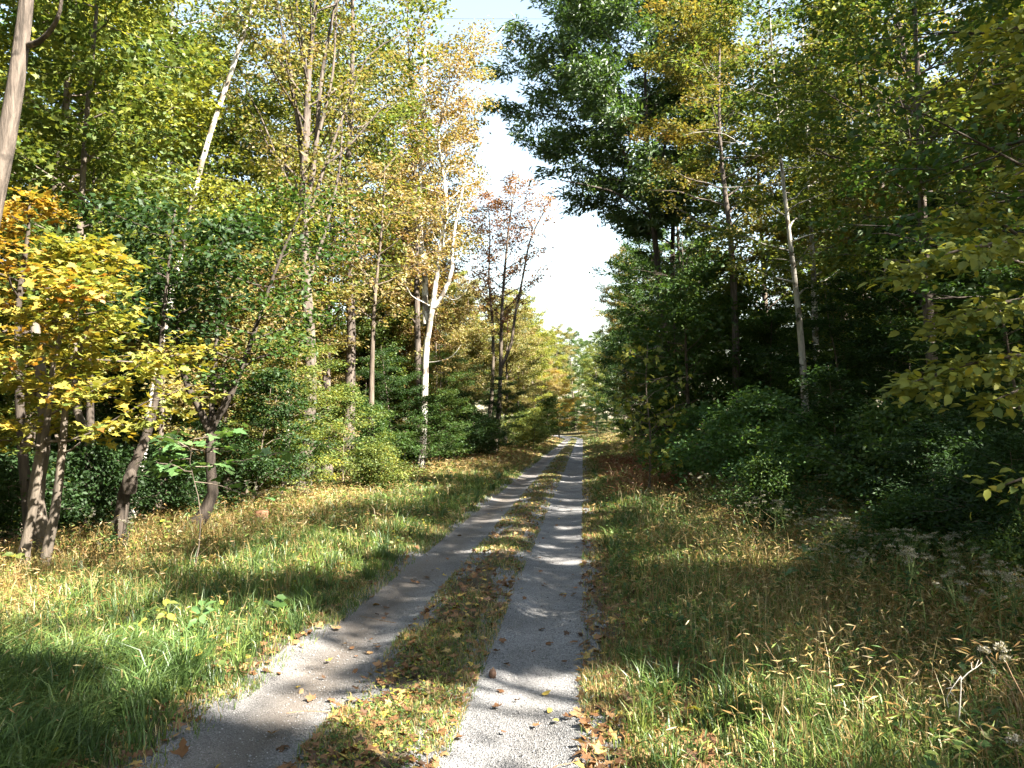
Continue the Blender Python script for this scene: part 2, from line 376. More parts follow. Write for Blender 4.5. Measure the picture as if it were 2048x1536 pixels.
def grow(rng, path, r0, zc, R, n_limb=26, elev=35, kind='oval', n_leaf=9000, spread=.16, flat=.6, nt=11, side=None, rtop=.12, droop=0.0, tw=.42):
    """path: trunk points (local). Returns wood tubes, leaf points, normals, directions, and the distance-out share of each leaf"""
    path = np.asarray(path, float); Hh = path[-1, 2]
    zs = path[:, 2]
    rad = r0 * (1 - (1 - rtop) * np.linspace(0, 1, len(path)) ** .85); rad[0] *= 1.35
    if len(rad) > 6: rad[1] *= 1.08
    wood = [(path, rad)]
    tws, twd, twl = [], [], []
    az = rng.random() * 6.28
    for k in range(n_limb):
        s = (k + rng.random() * .9) / n_limb
        h = zc + (Hh - zc) * s * .97
        p0 = np.array([np.interp(h, zs, path[:, 0]), np.interp(h, zs, path[:, 1]), h])
        az += 2.4 + rng.normal(0, .45)
        ln = R * profile(kind, s) * rng.uniform(.72, 1.12)
        d = np.array([math.cos(az), math.sin(az), 0])
        if side is not None:
            w = 1 + side[2] * (d[0] * side[0] + d[1] * side[1]); ln *= max(w, .25)
        e = math.radians(elev * (1 - .35 * s if elev > 0 else 1) + rng.normal(0, 9))
        q = [p0]; m = 5
        for j in range(1, m + 1):
            ee = e + rng.normal(0, .12) - droop * j / m
            dd = d * math.cos(ee) + np.array([0, 0, math.sin(ee)])
            dd = dd + rng.normal(0, .10, 3); q.append(q[-1] + dd / np.linalg.norm(dd) * ln / m)
        q = np.array(q)
        rl = max(np.interp(h, zs, rad) * rng.uniform(.34, .52), .006)
        wood.append((q, np.linspace(rl, .004, m + 1)))
        for t in np.linspace(.22, 1, nt):
            i = min(int(t * m), m - 1); f = t * m - i; p = q[i] * (1 - f) + q[i + 1] * f
            sd = np.array([-d[1], d[0], 0]) * (1 if rng.random() < .5 else -1)
            td = d * rng.uniform(.3, 1.1) + sd * rng.uniform(.3, 1.2) + np.array([0, 0, rng.normal(.12, .42 * (1.25 - flat))])
            td /= np.linalg.norm(td); l = ln * tw * rng.uniform(.5, 1.1) * (1.15 - .6 * t)
            tws.append(p); twd.append(td); twl.append(max(l, .2))
            if rng.random() < .4: wood.append((np.array([p, p + td * l * .5 + [0, 0, .02], p + td * l]), np.array([max(rl * .3, .004), .004, .002])))
    tws, twd, twl = np.array(tws), np.array(twd), np.array(twl)
    pk = rng.choice(len(tws), n_leaf, p=twl / twl.sum())
    t = rng.random(n_leaf) ** .75
    off = rng.normal(0, spread, (n_leaf, 3)); off[:, 2] *= (1.15 - flat)
    P = tws[pk] + twd[pk] * (t * twl[pk])[:, None] + off
    P[:, 2] -= droop * .15 * t * twl[pk]
    N = nz(np.array([0, 0, 1.0]) * flat + rng.normal(0, .52, (n_leaf, 3)) * (1.15 - flat * .7))
    D = nz(twd[pk] + rng.normal(0, .6, (n_leaf, 3)) + np.array([0, 0, -.28]))
    clump = hsh(pk.astype(float), 3.0, 5)
    return wood, P, N, D, clump

def tints(rng, P, clump, mix=.55, sc=.55):
    low = vn(P[:, 0] * sc + P[:, 2] * .37, P[:, 1] * sc + P[:, 2] * .5, 21)
    return np.clip(mix * (.5 * low + .5 * clump) + (1 - mix) * rng.random(len(P)) + .02, 0, 1)

def bend(base, top, rng, n=9, wob=.12):
    base, top = np.asarray(base, float), np.asarray(top, float)
    t = np.linspace(0, 1, n)[:, None]; L = np.linalg.norm(top - base)
    p = base * (1 - t) + top * t
    w = np.cumsum(rng.normal(0, wob * L / n * .35, (n, 2)), 0); w -= t * w[-1]
    p[:, :2] += w
    return p

SEED = [100]
DENS = 1.7
def unique_tree(name, label, cat, base, path, r0, zc, R, leafm, bark, size=.1, tmpl=QUAD, gap=True, group=None, extra=None, szv=.3, sides=8, mix=.55,
                leaf_parts=0, part_tmpl=None, **kw):
    """a tree with its own crown; path and extra limbs in world coordinates"""
    SEED[0] += 1; rng = np.random.default_rng(SEED[0])
    base = np.asarray(base, float)
    path = np.asarray(path, float) - base
    kw['n_leaf'] = int(kw.get('n_leaf', 9000) * DENS)
    wood, P, N, D, cl = grow(rng, path, r0, zc, R, **kw)
    root = thing(name, label, cat, base, group)
    ti = tints(rng, P, cl, mix)
    if gap:
        k = sun_gap(P + base, rng); P, N, D, ti = P[k], N[k], D[k], ti[k]
    hz = P[:, 2] + base[2] - H(P[:, 0] + base[0], P[:, 1] + base[1]) > .08
    P, N, D, ti = P[hz], N[hz], D[hz], ti[hz]
    V, Fs = tubes(wood, sides, 4)
    link('trunk', make_mesh('trunk', V, Fs, BK[bark], smooth=True), root)
    for lb, lp, lr in (extra or []):
        V, Fs = tubes([(np.asarray(lp) - base, lr)], sides)
        link(lb, make_mesh(lb, V, Fs, BK[bark], smooth=True), root)
    sz = size * rng.uniform(1 - szv, 1 + szv, len(P))
    if leaf_parts:
        near = leaf_pick(P + base, leaf_parts)
        leaf_objects(root, P[near], N[near], D[near], sz[near], M[leafm], part_tmpl or tmpl, rng)
        P, N, D, sz, ti = P[~near], N[~near], D[~near], sz[~near], ti[~near]
    if not len(P): return root
    V, Fs, kk = leaves(P, N, D, sz, tmpl)
    link('crown', make_mesh('crown', V, Fs, M[leafm], tint=np.repeat(ti, kk)), root, kind='stuff' if leaf_parts else None)
    return root

def leaf_pick(Pw, n):
    """the n leaves that show largest: inside the frame and nearest to the camera"""
    d = Pw[:, 1]; x = CX + F * Pw[:, 0] / np.maximum(d, .1); y = 850 - F * (Pw[:, 2] - CAMZ) / np.maximum(d, .1)
    bad = (d < .5) | (x < 0) | (x > 2048) | (y < 0) | (y > 1536)
    key = np.where(bad, 1e6, d); idx = np.argsort(key)[:n]
    m = np.zeros(len(Pw), bool); m[idx[key[idx] < 1e5]] = True
    return m

LEAFME = {}
def leaf_objects(root, P, N, D, sz, mat, tmpl, rng, name='leaf'):
    key = (mat.name, id(tmpl))
    if key not in LEAFME:
        T, FT = tmpl; ms = []
        for q in range(8):
            V = T.copy(); V[:, 2] *= rng.uniform(.2, 2.6); V[:, 1] *= rng.uniform(.85, 1.15); V[:, :2] += rng.normal(0, .012, (len(T), 2))
            ms.append(make_mesh(name, V, FT, mat, tint=np.full(len(T), (q + .5) / 8)))
        LEAFME[key] = ms
    ms = LEAFME[key]
    N = nz(N); D = nz(D - (D * N).sum(1, keepdims=True) * N); S = np.cross(N, D)
    from mathutils import Matrix
    for i in range(len(P)):
        o = bpy.data.objects.new(name, ms[int(rng.integers(8))]); COL.objects.link(o); o.parent = root
        s = float(sz[i])
        o.matrix_local = Matrix(((D[i, 0] * s, S[i, 0] * s, N[i, 0] * s, P[i, 0]), (D[i, 1] * s, S[i, 1] * s, N[i, 1] * s, P[i, 1]),
                                 (D[i, 2] * s, S[i, 2] * s, N[i, 2] * s, P[i, 2]), (0, 0, 0, 1)))

def gz(x, y): return np.array([x, y, float(H(x, y))])

# sunlit spots of the photograph (on the ground unless a height is given)
for x, y, r in [(1060, 1500, .42), (1180, 1500, .40), (1100, 1420, .42), (960, 1480, .40), (1240, 1430, .42), (1320, 1500, .42), (1060, 1360, .30), (1180, 1360, .26),
                (900, 1420, .40), (780, 1420, .36), (660, 1380, .32), (560, 1370, .36), (640, 1300, .26), (470, 1330, .45), (400, 1270, .40), (520, 1240, .38), (340, 1340, .4), (250, 1300, .30),
                (1420, 1440, .38), (1520, 1500, .35), (1650, 1480, .22), (1800, 1420, .20),
                (600, 1130, .55), (720, 1090, .55), (800, 1060, .5), (480, 1150, .35), (120, 1215, .5), (220, 1205, .35), (20, 1230, .45),
                (150, 1330, .3), (60, 1320, .3), (880, 1200, .07), (1130, 1240, .06), (1090, 1195, .05),
                (760, 985, .9), (840, 955, 1.2), (900, 935, 1.2), (960, 925, 1.0), (1080, 950, .5), (1090, 985, .25), (1040, 1050, .10), (1110, 930, .35), (1140, 905, 1.0), (1160, 893, 1.2)]:
    shaft_px(x, y, r)
# sunlit crowns and trunks on the far side of the road
for x, y, Y, r in [(230, 560, 8.0, .75), (250, 680, 7.8, .8), (120, 720, 8.0, .6), (340, 700, 7.6, .5), (60, 640, 8.2, .7), (120, 1050, 8.2, .25), (10, 330, 8, .5), (400, 900, 7.8, .45),
                   (850, 690, 26, 1.0), (855, 780, 26, .9), (630, 520, 17, 1.6), (720, 560, 20, 2.0), (760, 420, 24, 2.4), (640, 640, 18, 1.3), (600, 330, 17, 1.8),
                   (1450, 560, 21, .7), (1640, 560, 16, .5), (1500, 640, 19, .6), (1660, 740, 14, .45), (1590, 600, 18, .7), (1350, 610, 26, .8), (1750, 330, 12, .6), (1900, 240, 11, .6), (1400, 900, 14, .5), (1380, 930, 14, .6),
                   (1330, 800, 18, .6), (1700, 520, 12, .3), (1880, 500, 5, .22), (1960, 640, 4.8, .15), (1150, 60, 31, 2.0), (1280, 80, 31, 2.2), (1400, 60, 31, 2.2), (1250, 160, 31, 1.8), (1460, 200, 24, 1.2), (1560, 480, 18, .8), (1612, 440, 23, .8), (1480, 90, 24, 1.2), (1700, 60, 18, 1.2), (1850, 900, 8, .15), (1600, 820, 12, .4), (1230, 700, 30, 1.0), (1800, 620, 10, .35), (1500, 420, 22, .8)]:
    p = at(x, y, Y); shaft(*p, r)

# small flecks of sun inside the right-hand woods
_fr = np.random.default_rng(31)
for _ in range(170):
    Y = 7 + 26 * _fr.random() ** 1.2; px = _fr.uniform(1180, 2040); p = at(px, _fr.uniform(250, 960), Y)
    if p[0] > xr(Y) + 1.6 and p[0] < xr(Y) + 9: shaft(*p, _fr.uniform(.12, .40))
for px, py, Y in ((1300, 745, 18), (1345, 830, 18), (1270, 800, 18), (1385, 925, 18), (1330, 900, 17), (1480, 930, 15.5)): shaft(*at(px, py, Y), .7)
# ------------------------------------------------------------------ left side, nearest trees
R_ = np.random.default_rng(7)
b = gz(-6.15, 8.0)
p = [b, at(-118, 950, 8), at(-75, 700, 8), at(-18, 420, 8), at(22, 230, 8), at(53, 0, 8), at(75, -260, 8), at(80, -600, 8), at(120, -1000, 8.2)]
unique_tree('leaning_tree', 'thick grey-brown trunk leaning into the upper left corner, its bark sunlit low down', 'tree', b, smooth_path(p, 16), .17, 6.6, 2.6, 'gold', 'grey',
            size=.085, n_leaf=7000, n_limb=16, elev=30, sides=14,
            extra=[('limb', smooth_path([at(58, 90, 8), at(80, 82, 7.9), at(105, 55, 7.8), at(120, 20, 7.7), at(130, -60, 7.6)], 9), np.linspace(.035, .012, 9))])

b = gz(-5.25, 8.3)
p = smooth_path([b, at(62, 1040, 8.25), at(80, 930, 8.2), at(98, 820, 8.2), at(108, 720, 8.2), at(150, 560, 8.1), at(170, 470, 8.1)], 12)
unique_tree('yellow_maple', 'young maple with golden-yellow leaves and slim stems beside the grassy verge', 'tree', b, p, .06, 1.3, 1.38, 'yellow', 'twin', size=.085, tmpl=MAPLE2,
            n_leaf=2900, n_limb=28, elev=14, kind='layer', spread=.10, flat=.8, side=(.9, -.4, .6), tw=.55, leaf_parts=300, part_tmpl=MAPLE, gap=False,
            extra=[('stem', smooth_path([gz(-4.98, 8.25), at(112, 1010, 8.25), at(126, 880, 8.2), at(136, 780, 8.15), at(180, 640, 8.0)], 10), np.linspace(.06, .018, 10)),
                   ('stem', smooth_path([gz(-5.5, 9.2), at(72, 1000, 9.1), at(90, 850, 9), at(70, 650, 9)], 10), np.linspace(.11, .05, 10)),
                   ('branch', smooth_path([at(112, 870, 8.15), at(130, 905, 8.0), at(160, 885, 7.8)], 5), np.linspace(.02, .006, 5))])

b = gz(-5.9, 9.6)
p = smooth_path([b, at(45, 900, 9.6), at(35, 640, 9.6), at(55, 480, 9.6), at(60, 380, 9.6)], 10)
unique_tree('orange_maple', 'orange-tinged maple reaching in from the left frame edge behind the yellow maple', 'tree', b, p, .08, 2.2, 1.7, 'orange', 'dark', size=.085, tmpl=MAPLE2,
            n_leaf=1500, n_limb=20, elev=12, kind='layer', spread=.12, flat=.8, gap=False)

b = gz(-5.75, 11.6)
p = smooth_path([b, at(150, 800, 11.6), at(160, 480, 11.6), at(172, 250, 11.6), at(190, 60, 11.6), at(205, -160, 11.6), at(215, -420, 11.6)], 14)
unique_tree('green_maple', 'tall slim maple with dense green crown filling the upper left behind the leaning trunk', 'tree', b, p, .075, 3.0, 1.75, 'yg', 'twin', size=.09, tmpl=MAPLE2,
            n_leaf=9000, n_limb=40, elev=18, kind='wide', spread=.15, flat=.65, gap=False)

b = gz(-4.95, 9.8)
p = smooth_path([b, at(238, 1090, 9.8), at(246, 1000, 9.8), at(262, 945, 9.8), at(290, 880, 9.9), at(308, 820, 10), at(318, 740, 10), at(330, 600, 10.1), at(350, 420, 10.2)], 16)
unique_tree('crooked_tree', 'crooked dark tree with bent trunk and a torn bark stub right of the yellow maple', 'tree', b, p, .11, 2.6, 1.4, 'dark', 'dark', size=.09, tmpl=QUAD,
            n_leaf=2600, n_limb=16, elev=24, gap=False,
            extra=[('stub', smooth_path([at(258, 985, 9.75), at(260, 960, 9.72), at(264, 942, 9.70)], 4), np.array([.09, .10, .085, .05])),
                   ('sprout', smooth_path([at(243, 1118, 9.6), at(248, 1065, 9.6), at(253, 1010, 9.6)], 5), np.linspace(.028, .012, 5)),
                   ('sprout', smooth_path([at(248, 1118, 9.6), at(256, 1070, 9.6), at(266, 1052, 9.6)], 5), np.linspace(.016, .006, 5))])

b = gz(-4.75, 11.4)
p = smooth_path([b, at(424, 1000, 11.4), at(420, 920, 11.4), at(425, 850, 11.4), at(445, 820, 11.4), at(470, 770, 11.4), at(500, 690, 11.4), at(530, 600, 11.5), at(575, 480, 11.6), at(620, 390, 11.7)], 16)
unique_tree('forked_tree', 'dark forked tree at the verge edge with bare limbs fanning up', 'tree', b, p, .10, 2.1, 1.5, 'green', 'dark', size=.085, n_leaf=2600, n_limb=24, elev=22, kind='wide', flat=.7, gap=False,
            extra=[('limb', smooth_path([at(422, 870, 11.4), at(398, 815, 11.3), at(372, 765, 11.2), at(358, 700, 11.2), at(352, 620, 11.2)], 8), np.linspace(.065, .03, 8)),
                   ('limb', smooth_path([at(424, 860, 11.4), at(424, 790, 11.5), at(432, 700, 11.6), at(436, 560, 11.7)], 8), np.linspace(.05, .025, 8))])

b = gz(-3.32, 8.1)
p = smooth_path([b, at(402, 1060, 8.1), at(395, 985, 8.08), at(380, 930, 8.05), at(386, 885, 8.0), at(398, 866, 8.0)], 9)
unique_tree('maple_sapling', 'bright green maple sapling with one flat spray of large lobed leaves', 'sapling', b, p, .008, .95, .62, 'maple_g', 'brown', size=.125, tmpl=MAPLE, n_leaf=75, n_limb=9, elev=4, kind='wide',
            spread=.07, flat=.9, leaf_parts=110, side=(1, -.2, .6), gap=False, sides=6)

# ------------------------------------------------------------------ left side, taller trees behind
b = gz(-9.6, 21)
p = smooth_path([b, at(342, 700, 21), at(343, 450, 21), at(346, 250, 21), at(343, 100, 21), at(350, -120, 21), at(352, -300, 21)], 14)
unique_tree('pale_tree', 'tall straight pale-barked tree half hidden by green leaves left of the leaning white trunk', 'tree', b, p, .15, 4, 3.6, 'yg', 'pale', size=.11, n_leaf=17000, n_limb=36, elev=30, gap=False)
b = gz(-7.6, 15.5)
p = smooth_path([b, at(330, 650, 15.5), at(380, 430, 15.5), at(412, 295, 15.5), at(460, 150, 15.5), at(508, 5, 15.5), at(560, -160, 15.5)], 14)
unique_tree('bare_leaning_tree', 'bare white trunk leaning right against the sky', 'tree', b, p, .070, 9.6, 1.6, 'yg', 'white', rtop=.5, size=.10, n_leaf=500, n_limb=10, elev=40, gap=False, sides=10)

b = gz(-4.75, 17.5)
p = smooth_path([b, at(622, 760, 17.5), at(612, 560, 17.5), at(606, 400, 17.5), at(612, 250, 17.5), at(622, 90, 17.5), at(640, -80, 17.5), at(645, -250, 17.6)], 16)
ex = []
for pts, r in [([(612, 420), (632, 300), (640, 180), (660, 60), (690, -80)], .075), ([(610, 380), (596, 250), (580, 130), (560, 40), (530, -60)], .06), ([(614, 300), (618, 180), (600, 60), (585, -60)], .05),
               ([(622, 420), (650, 330), (680, 250), (730, 120), (800, 70)], .045), ([(608, 480), (590, 400), (570, 330), (575, 290)], .05), ([(640, 260), (665, 150), (672, 40), (680, -60)], .04),
               ([(618, 560), (648, 470), (680, 330), (684, 200)], .05), ([(606, 420), (560, 330), (520, 230), (480, 160)], .035), ([(650, 330), (700, 290), (760, 220), (790, 205)], .03)]:
    ex.append(('limb', smooth_path([at(x, y, 17.5 + .15 * i) for i, (x, y) in enumerate(pts)], 10), np.linspace(r, r * .3, 10)))
unique_tree('many_stemmed_tree', 'many-stemmed tree with upright grey limbs and thin tan-yellow foliage at left centre', 'tree', b, p, .17, 5.5, 3.4, 'gold', 'grey', size=.10, n_leaf=6500, n_limb=30, elev=50,
            gap=False, extra=ex, sides=9)

b = gz(-3.1, 26)
p = smooth_path([b, at(846, 880, 26), at(850, 760, 26), at(853, 690, 26), at(864, 620, 26), at(872, 560, 26), at(885, 470, 26.2), at(893, 400, 26.3), at(884, 330, 26.4), at(876, 280, 26.4),
                 at(888, 215, 26.4), at(920, 160, 26.2), at(958, 95, 26), at(985, 60, 26)], 22)
unique_tree('white_sycamore', 'white-trunked sycamore forking above the road with crooked bare twigs', 'tree', b, p, .135, 6.6, 2.6, 'tan', 'white', size=.105, n_leaf=5600, n_limb=30, elev=48, gap=False, sides=12,
            extra=[('limb', smooth_path([at(864, 618, 26), at(884, 592, 25.9), at(903, 545, 25.8), at(904, 505, 25.8), at(912, 440, 25.8), at(925, 380, 25.8)], 10), np.linspace(.09, .035, 10)),
                   ('limb', smooth_path([at(852, 650, 26.1), at(850, 590, 26.4), at(850, 540, 26.5), at(843, 500, 26.6), at(840, 380, 26.8), at(846, 250, 27), at(850, 100, 27)], 12), np.linspace(.12, .05, 12)),
                   ('branch', smooth_path([at(860, 612, 26), at(842, 602, 25.6), at(822, 590, 25.2), at(808, 560, 25)], 7), np.linspace(.022, .005, 7)),
                   ('branch', smooth_path([at(888, 590, 25.9), at(906, 600, 25.6), at(925, 590, 25.5), at(940, 560, 25.3)], 7), np.linspace(.018, .004, 7)),
                   ('branch', smooth_path([at(856, 725, 26), at(880, 722, 25.6), at(905, 712, 25.3), at(922, 690, 25.2)], 7), np.linspace(.018, .004, 7)),
                   ('branch', smooth_path([at(868, 530, 26.2), at(845, 528, 25.8), at(828, 510, 25.6), at(820, 480, 25.6)], 6), np.linspace(.018, .005, 6)),
                   ('branch', smooth_path([at(920, 160, 26.2), at(940, 120, 26), at(948, 60, 26), at(942, 45, 26)], 6), np.linspace(.05, .012, 6)),
                   ('branch', smooth_path([at(958, 95, 26), at(985, 80, 26), at(1010, 50, 26)], 5), np.linspace(.035, .01, 5))])

b = gz(-.95, 42)
p = smooth_path([b, at(1000, 780, 42), at(1003, 640, 42), at(1008, 560, 42), at(1015, 480, 42), at(1022, 420, 42), at(1035, 350, 42)], 14)
unique_tree('rusty_tree', 'sparse rust-brown tree with twin dark trunks beside the sky gap', 'tree', b, p, .14, 6.2, 3.3, 'rust', 'brown', size=.15, n_leaf=3000, n_limb=34, elev=45, gap=False, tw=.3,
            extra=[('limb', smooth_path([at(1001, 735, 42), at(1022, 690, 42), at(1030, 630, 42), at(1045, 560, 42), at(1060, 480, 42), at(1090, 420, 42)], 10), np.linspace(.10, .03, 10))])
b = gz(-1.5, 43)
p = smooth_path([b, at(984, 780, 43), at(986, 660, 43), at(978, 560, 43), at(980, 470, 43), at(975, 390, 43)], 12)
unique_tree('slim_rusty_tree', 'slim dark tree with sparse brown leaves just left of the twin-trunked rusty tree', 'tree', b, p, .13, 7.5, 2.3, 'rust', 'brown', size=.15, n_leaf=1200, n_limb=22, elev=50, gap=False)

for lb, px, Yd, r, lm, bk, n in [('slim brown trunk with golden leaves between the many-stemmed tree and the sycamore', [(742, 940), (743, 780), (748, 620), (762, 470), (770, 330)], 21, .10, 'gold', 'brown', 2200),
                              ('straight dark trunk behind the young yellow maple', [(182, 1000), (180, 800), (178, 600), (185, 420), (190, 250)], 13.5, .09, 'yg', 'dark', 2200),
                              ('slim pale trunk just left of the many-stemmed tree', [(575, 960), (574, 780), (570, 600), (562, 420), (566, 250)], 20, .085, 'fresh', 'pale', 2200),
                              ('thin grey trunk behind the forked tree', [(318, 990), (322, 860), (326, 700), (320, 520), (316, 380)], 15.5, .075, 'yg', 'grey', 2000),
                              ('slim dark trunk between the crooked and the forked tree', [(455, 1000), (452, 860), (448, 700), (452, 520), (448, 380)], 16.5, .07, 'fresh', 'brown', 2200)]:
    p = np.array([at(x, y, Yd) for x, y in px]); b = gz(p[0, 0], Yd)
    unique_tree('slim_tree', lb, 'tree', b, smooth_path(np.vstack([b, p[1:]]), 12), r, 4.2, 2.2, lm, bk, size=.105, n_leaf=n, n_limb=22, elev=32, gap=False)
# ------------------------------------------------------------------ right side
b = gz(6.3, 32)
p = smooth_path([b, at(1338, 760, 32), at(1326, 640, 32), at(1316, 540, 32), at(1309, 470, 32), at(1302, 400, 32), at(1296, 300, 32), at(1290, 150, 32), at(1300, 0, 32), at(1310, -150, 32)], 18)
unique_tree('large_oak', 'large glossy green oak leaning its crown over the road against the sky', 'tree', b, p, .20, 9.3, 5.4, 'oak', 'dark', size=.25, tmpl=SLIM, n_leaf=42000, n_limb=64, elev=20, kind='wide',
            spread=.22, flat=.45, gap=False, side=(-1, -.1, .22), tw=.36, sides=10,
            extra=[('limb', smooth_path([at(1308, 430, 32), at(1285, 380, 31.5), at(1255, 320, 31), at(1220, 250, 30.6), at(1180, 200, 30.4)], 10), np.linspace(.11, .03, 10)),
                   ('limb', smooth_path([at(1306, 440, 32), at(1275, 415, 31.4), at(1230, 385, 31), at(1180, 372, 30.6), at(1120, 360, 30.4)], 10), np.linspace(.08, .02, 10)),
                   ('limb', smooth_path([at(1311, 420, 32), at(1322, 340, 32.4), at(1340, 240, 32.8), at(1372, 120, 33)], 9), np.linspace(.10, .03, 9))])
b = gz(7.0, 34)
p = smooth_path([b, at(1350, 700, 34), at(1345, 560, 34), at(1348, 400, 34), at(1365, 250, 34), at(1380, 80, 34), at(1390, -150, 34)], 14)
unique_tree('dark_trunk_tree', 'green tree with straight dark trunk standing right behind the large oak', 'tree', b, p, .17, 8, 4.2, 'oak', 'dark', size=.20, tmpl=SLIM, n_leaf=15000, n_limb=36, elev=30, gap=False)

b = gz(6.9, 18)
p = smooth_path([b, at(1609, 780, 18), at(1602, 680, 18), at(1592, 580, 18), at(1580, 480, 18), at(1566, 360, 18), at(1556, 260, 18), at(1545, 120, 18), at(1535, -60, 18)], 16)
unique_tree('pale_slender_tree', 'slender pale trunk leaning left, sunlit in patches, deep in the green right-hand woods', 'tree', b, p, .105, 4.2, 2.5, 'yg', 'pale', size=.11, n_leaf=9000, n_limb=30, elev=22, flat=.7, kind='wide')
b = gz(9.2, 23)
p = smooth_path([b, at(1632, 700, 23), at(1626, 520, 23), at(1618, 400, 23), at(1614, 250, 23), at(1605, 50, 23)], 12)
unique_tree('pale_woodland_tree', 'short visible length of pale trunk to the right of the slender leaning one', 'tree', b, p, .13, 5, 3.0, 'yg', 'pale', size=.12, n_leaf=11000, n_limb=30, elev=28)
b = gz(7.0, 24)
p = smooth_path([b, at(1472, 700, 24), at(1462, 480, 24), at(1448, 370, 24), at(1438, 240, 24), at(1440, 60, 24), at(1450, -60, 24)], 12)
unique_tree('olive_tree', 'olive-brown tree with sunlit grey trunk between the oak and the slender pale tree', 'tree', b, p, .14, 5.5, 3.4, 'olive', 'grey', size=.12, n_leaf=16000, n_limb=36, elev=32)
b = gz(10.2, 19)
p = smooth_path([b, at(1850, 600, 19), at(1842, 280, 19), at(1800, 60, 19), at(1780, -60, 19)], 10)
unique_tree('brown_topped_tree', 'tall tree with yellow-brown upper leaves at the top right of the frame', 'tree', b, p, .17, 5.5, 4.2, 'olive', 'grey', size=.12, n_leaf=17000, n_limb=38, elev=30, kind='wide')
b = gz(7.4, 13.2)
p = smooth_path([b, at(1862, 700, 13.2), at(1844, 400, 13.2), at(1838, 200, 13.2), at(1830, 0, 13.2), at(1840, -300, 13.2)], 12)
unique_tree('yellow_canopy_tree', 'grey-trunked tree with sunlit yellow-green canopy high on the right', 'tree', b, p, .12, 3.8, 3.2, 'yg', 'grey', size=.10, n_leaf=17000, n_limb=36, elev=24, flat=.7, kind='wide', mix=.4)

b = gz(6.9, 8.6)
p = smooth_path([b, b + [.1, .1, 2.5], b + [-.1, 0, 5], b + [0, .1, 7.5], b + [.2, 0, 9.5]], 10)
unique_tree('green_overhang_tree', 'dark green tree with long leafy boughs reaching in from the right frame edge', 'tree', b, p, .11, 2.4, 3.3, 'green', 'dark', size=.095, tmpl=OVAL, n_leaf=8500, n_limb=34, elev=14, kind='wide',
            flat=.62, side=(-.9, -.1, .35), leaf_parts=300, spread=.17)

# trees just outside the right edge of the frame and behind the camera, whose crowns shade the foreground
for x, y, hh, zc, R, n, lb in [(8.2, 1.2, 13, 3.6, 3.2, 14000, 'leafy tree standing right of the frame beside the camera'), (10.8, 4.2, 14, 4.5, 3.4, 11000, 'taller green tree standing right of the frame behind the near boughs'),
                               (10.2, -1.8, 15.5, 4.2, 3.8, 16000, 'green tree standing behind the camera on the right'), (11.2, 8.8, 14, 3.5, 3.6, 12000, 'green tree behind the long leafy boughs right of the frame'),
                               (14.5, 1.0, 16, 6, 3.8, 10000, 'tall tree farther right of the frame'), (14.8, 6.2, 16, 6, 3.8, 10000, 'tall tree in the woods right of the frame'), (15, 12.5, 16.5, 5, 3.8, 12000, 'tall green tree well inside the right woods'),
                               (11.0, 14.0, 15, 4.0, 3.4, 12000, 'dense green tree behind the yellow-topped canopy tree'), (9.6, 28.5, 15, 4.0, 3.6, 14000, 'dense green tree right of the large oak'), (8.8, 39, 16, 4, 3.8, 14000, 'dense green tree beyond the large oak'),
                               (5.6, 24.5, 7.5, 1.2, 2.4, 11000, 'bushy dark green tree below the large oak'), (6.0, 28.5, 8.0, 1.0, 2.5, 11000, 'bushy green tree between the oak and the road'),
                               (7.6, -4.6, 14, 3.8, 3.4, 13000, 'tree behind the camera at the right roadside'), (11.4, -6.8, 17, 4.5, 3.8, 15000, 'tall tree behind the camera right of the road'), (15.5, -4.6, 17, 5.5, 3.8, 11000, 'tall tree in the woods behind the camera on the right'),
                               (14.2, -10.4, 17, 5.5, 3.8, 10000, 'tall tree farther behind the camera on the right')]:
    b = gz(x, y); SEED[0] += 1; rr0 = np.random.default_rng(SEED[0] + 900)
    unique_tree('roadside_tree', lb, 'tree', b, bend(b, b + [rr0.normal(0, .4), rr0.normal(0, .4), hh], rr0), .011 * hh, zc, R, 'yg' if y > 12 and x > 9 else 'green', 'brown', size=.165, n_leaf=int(n * .5), n_limb=36, elev=26, kind='wide')

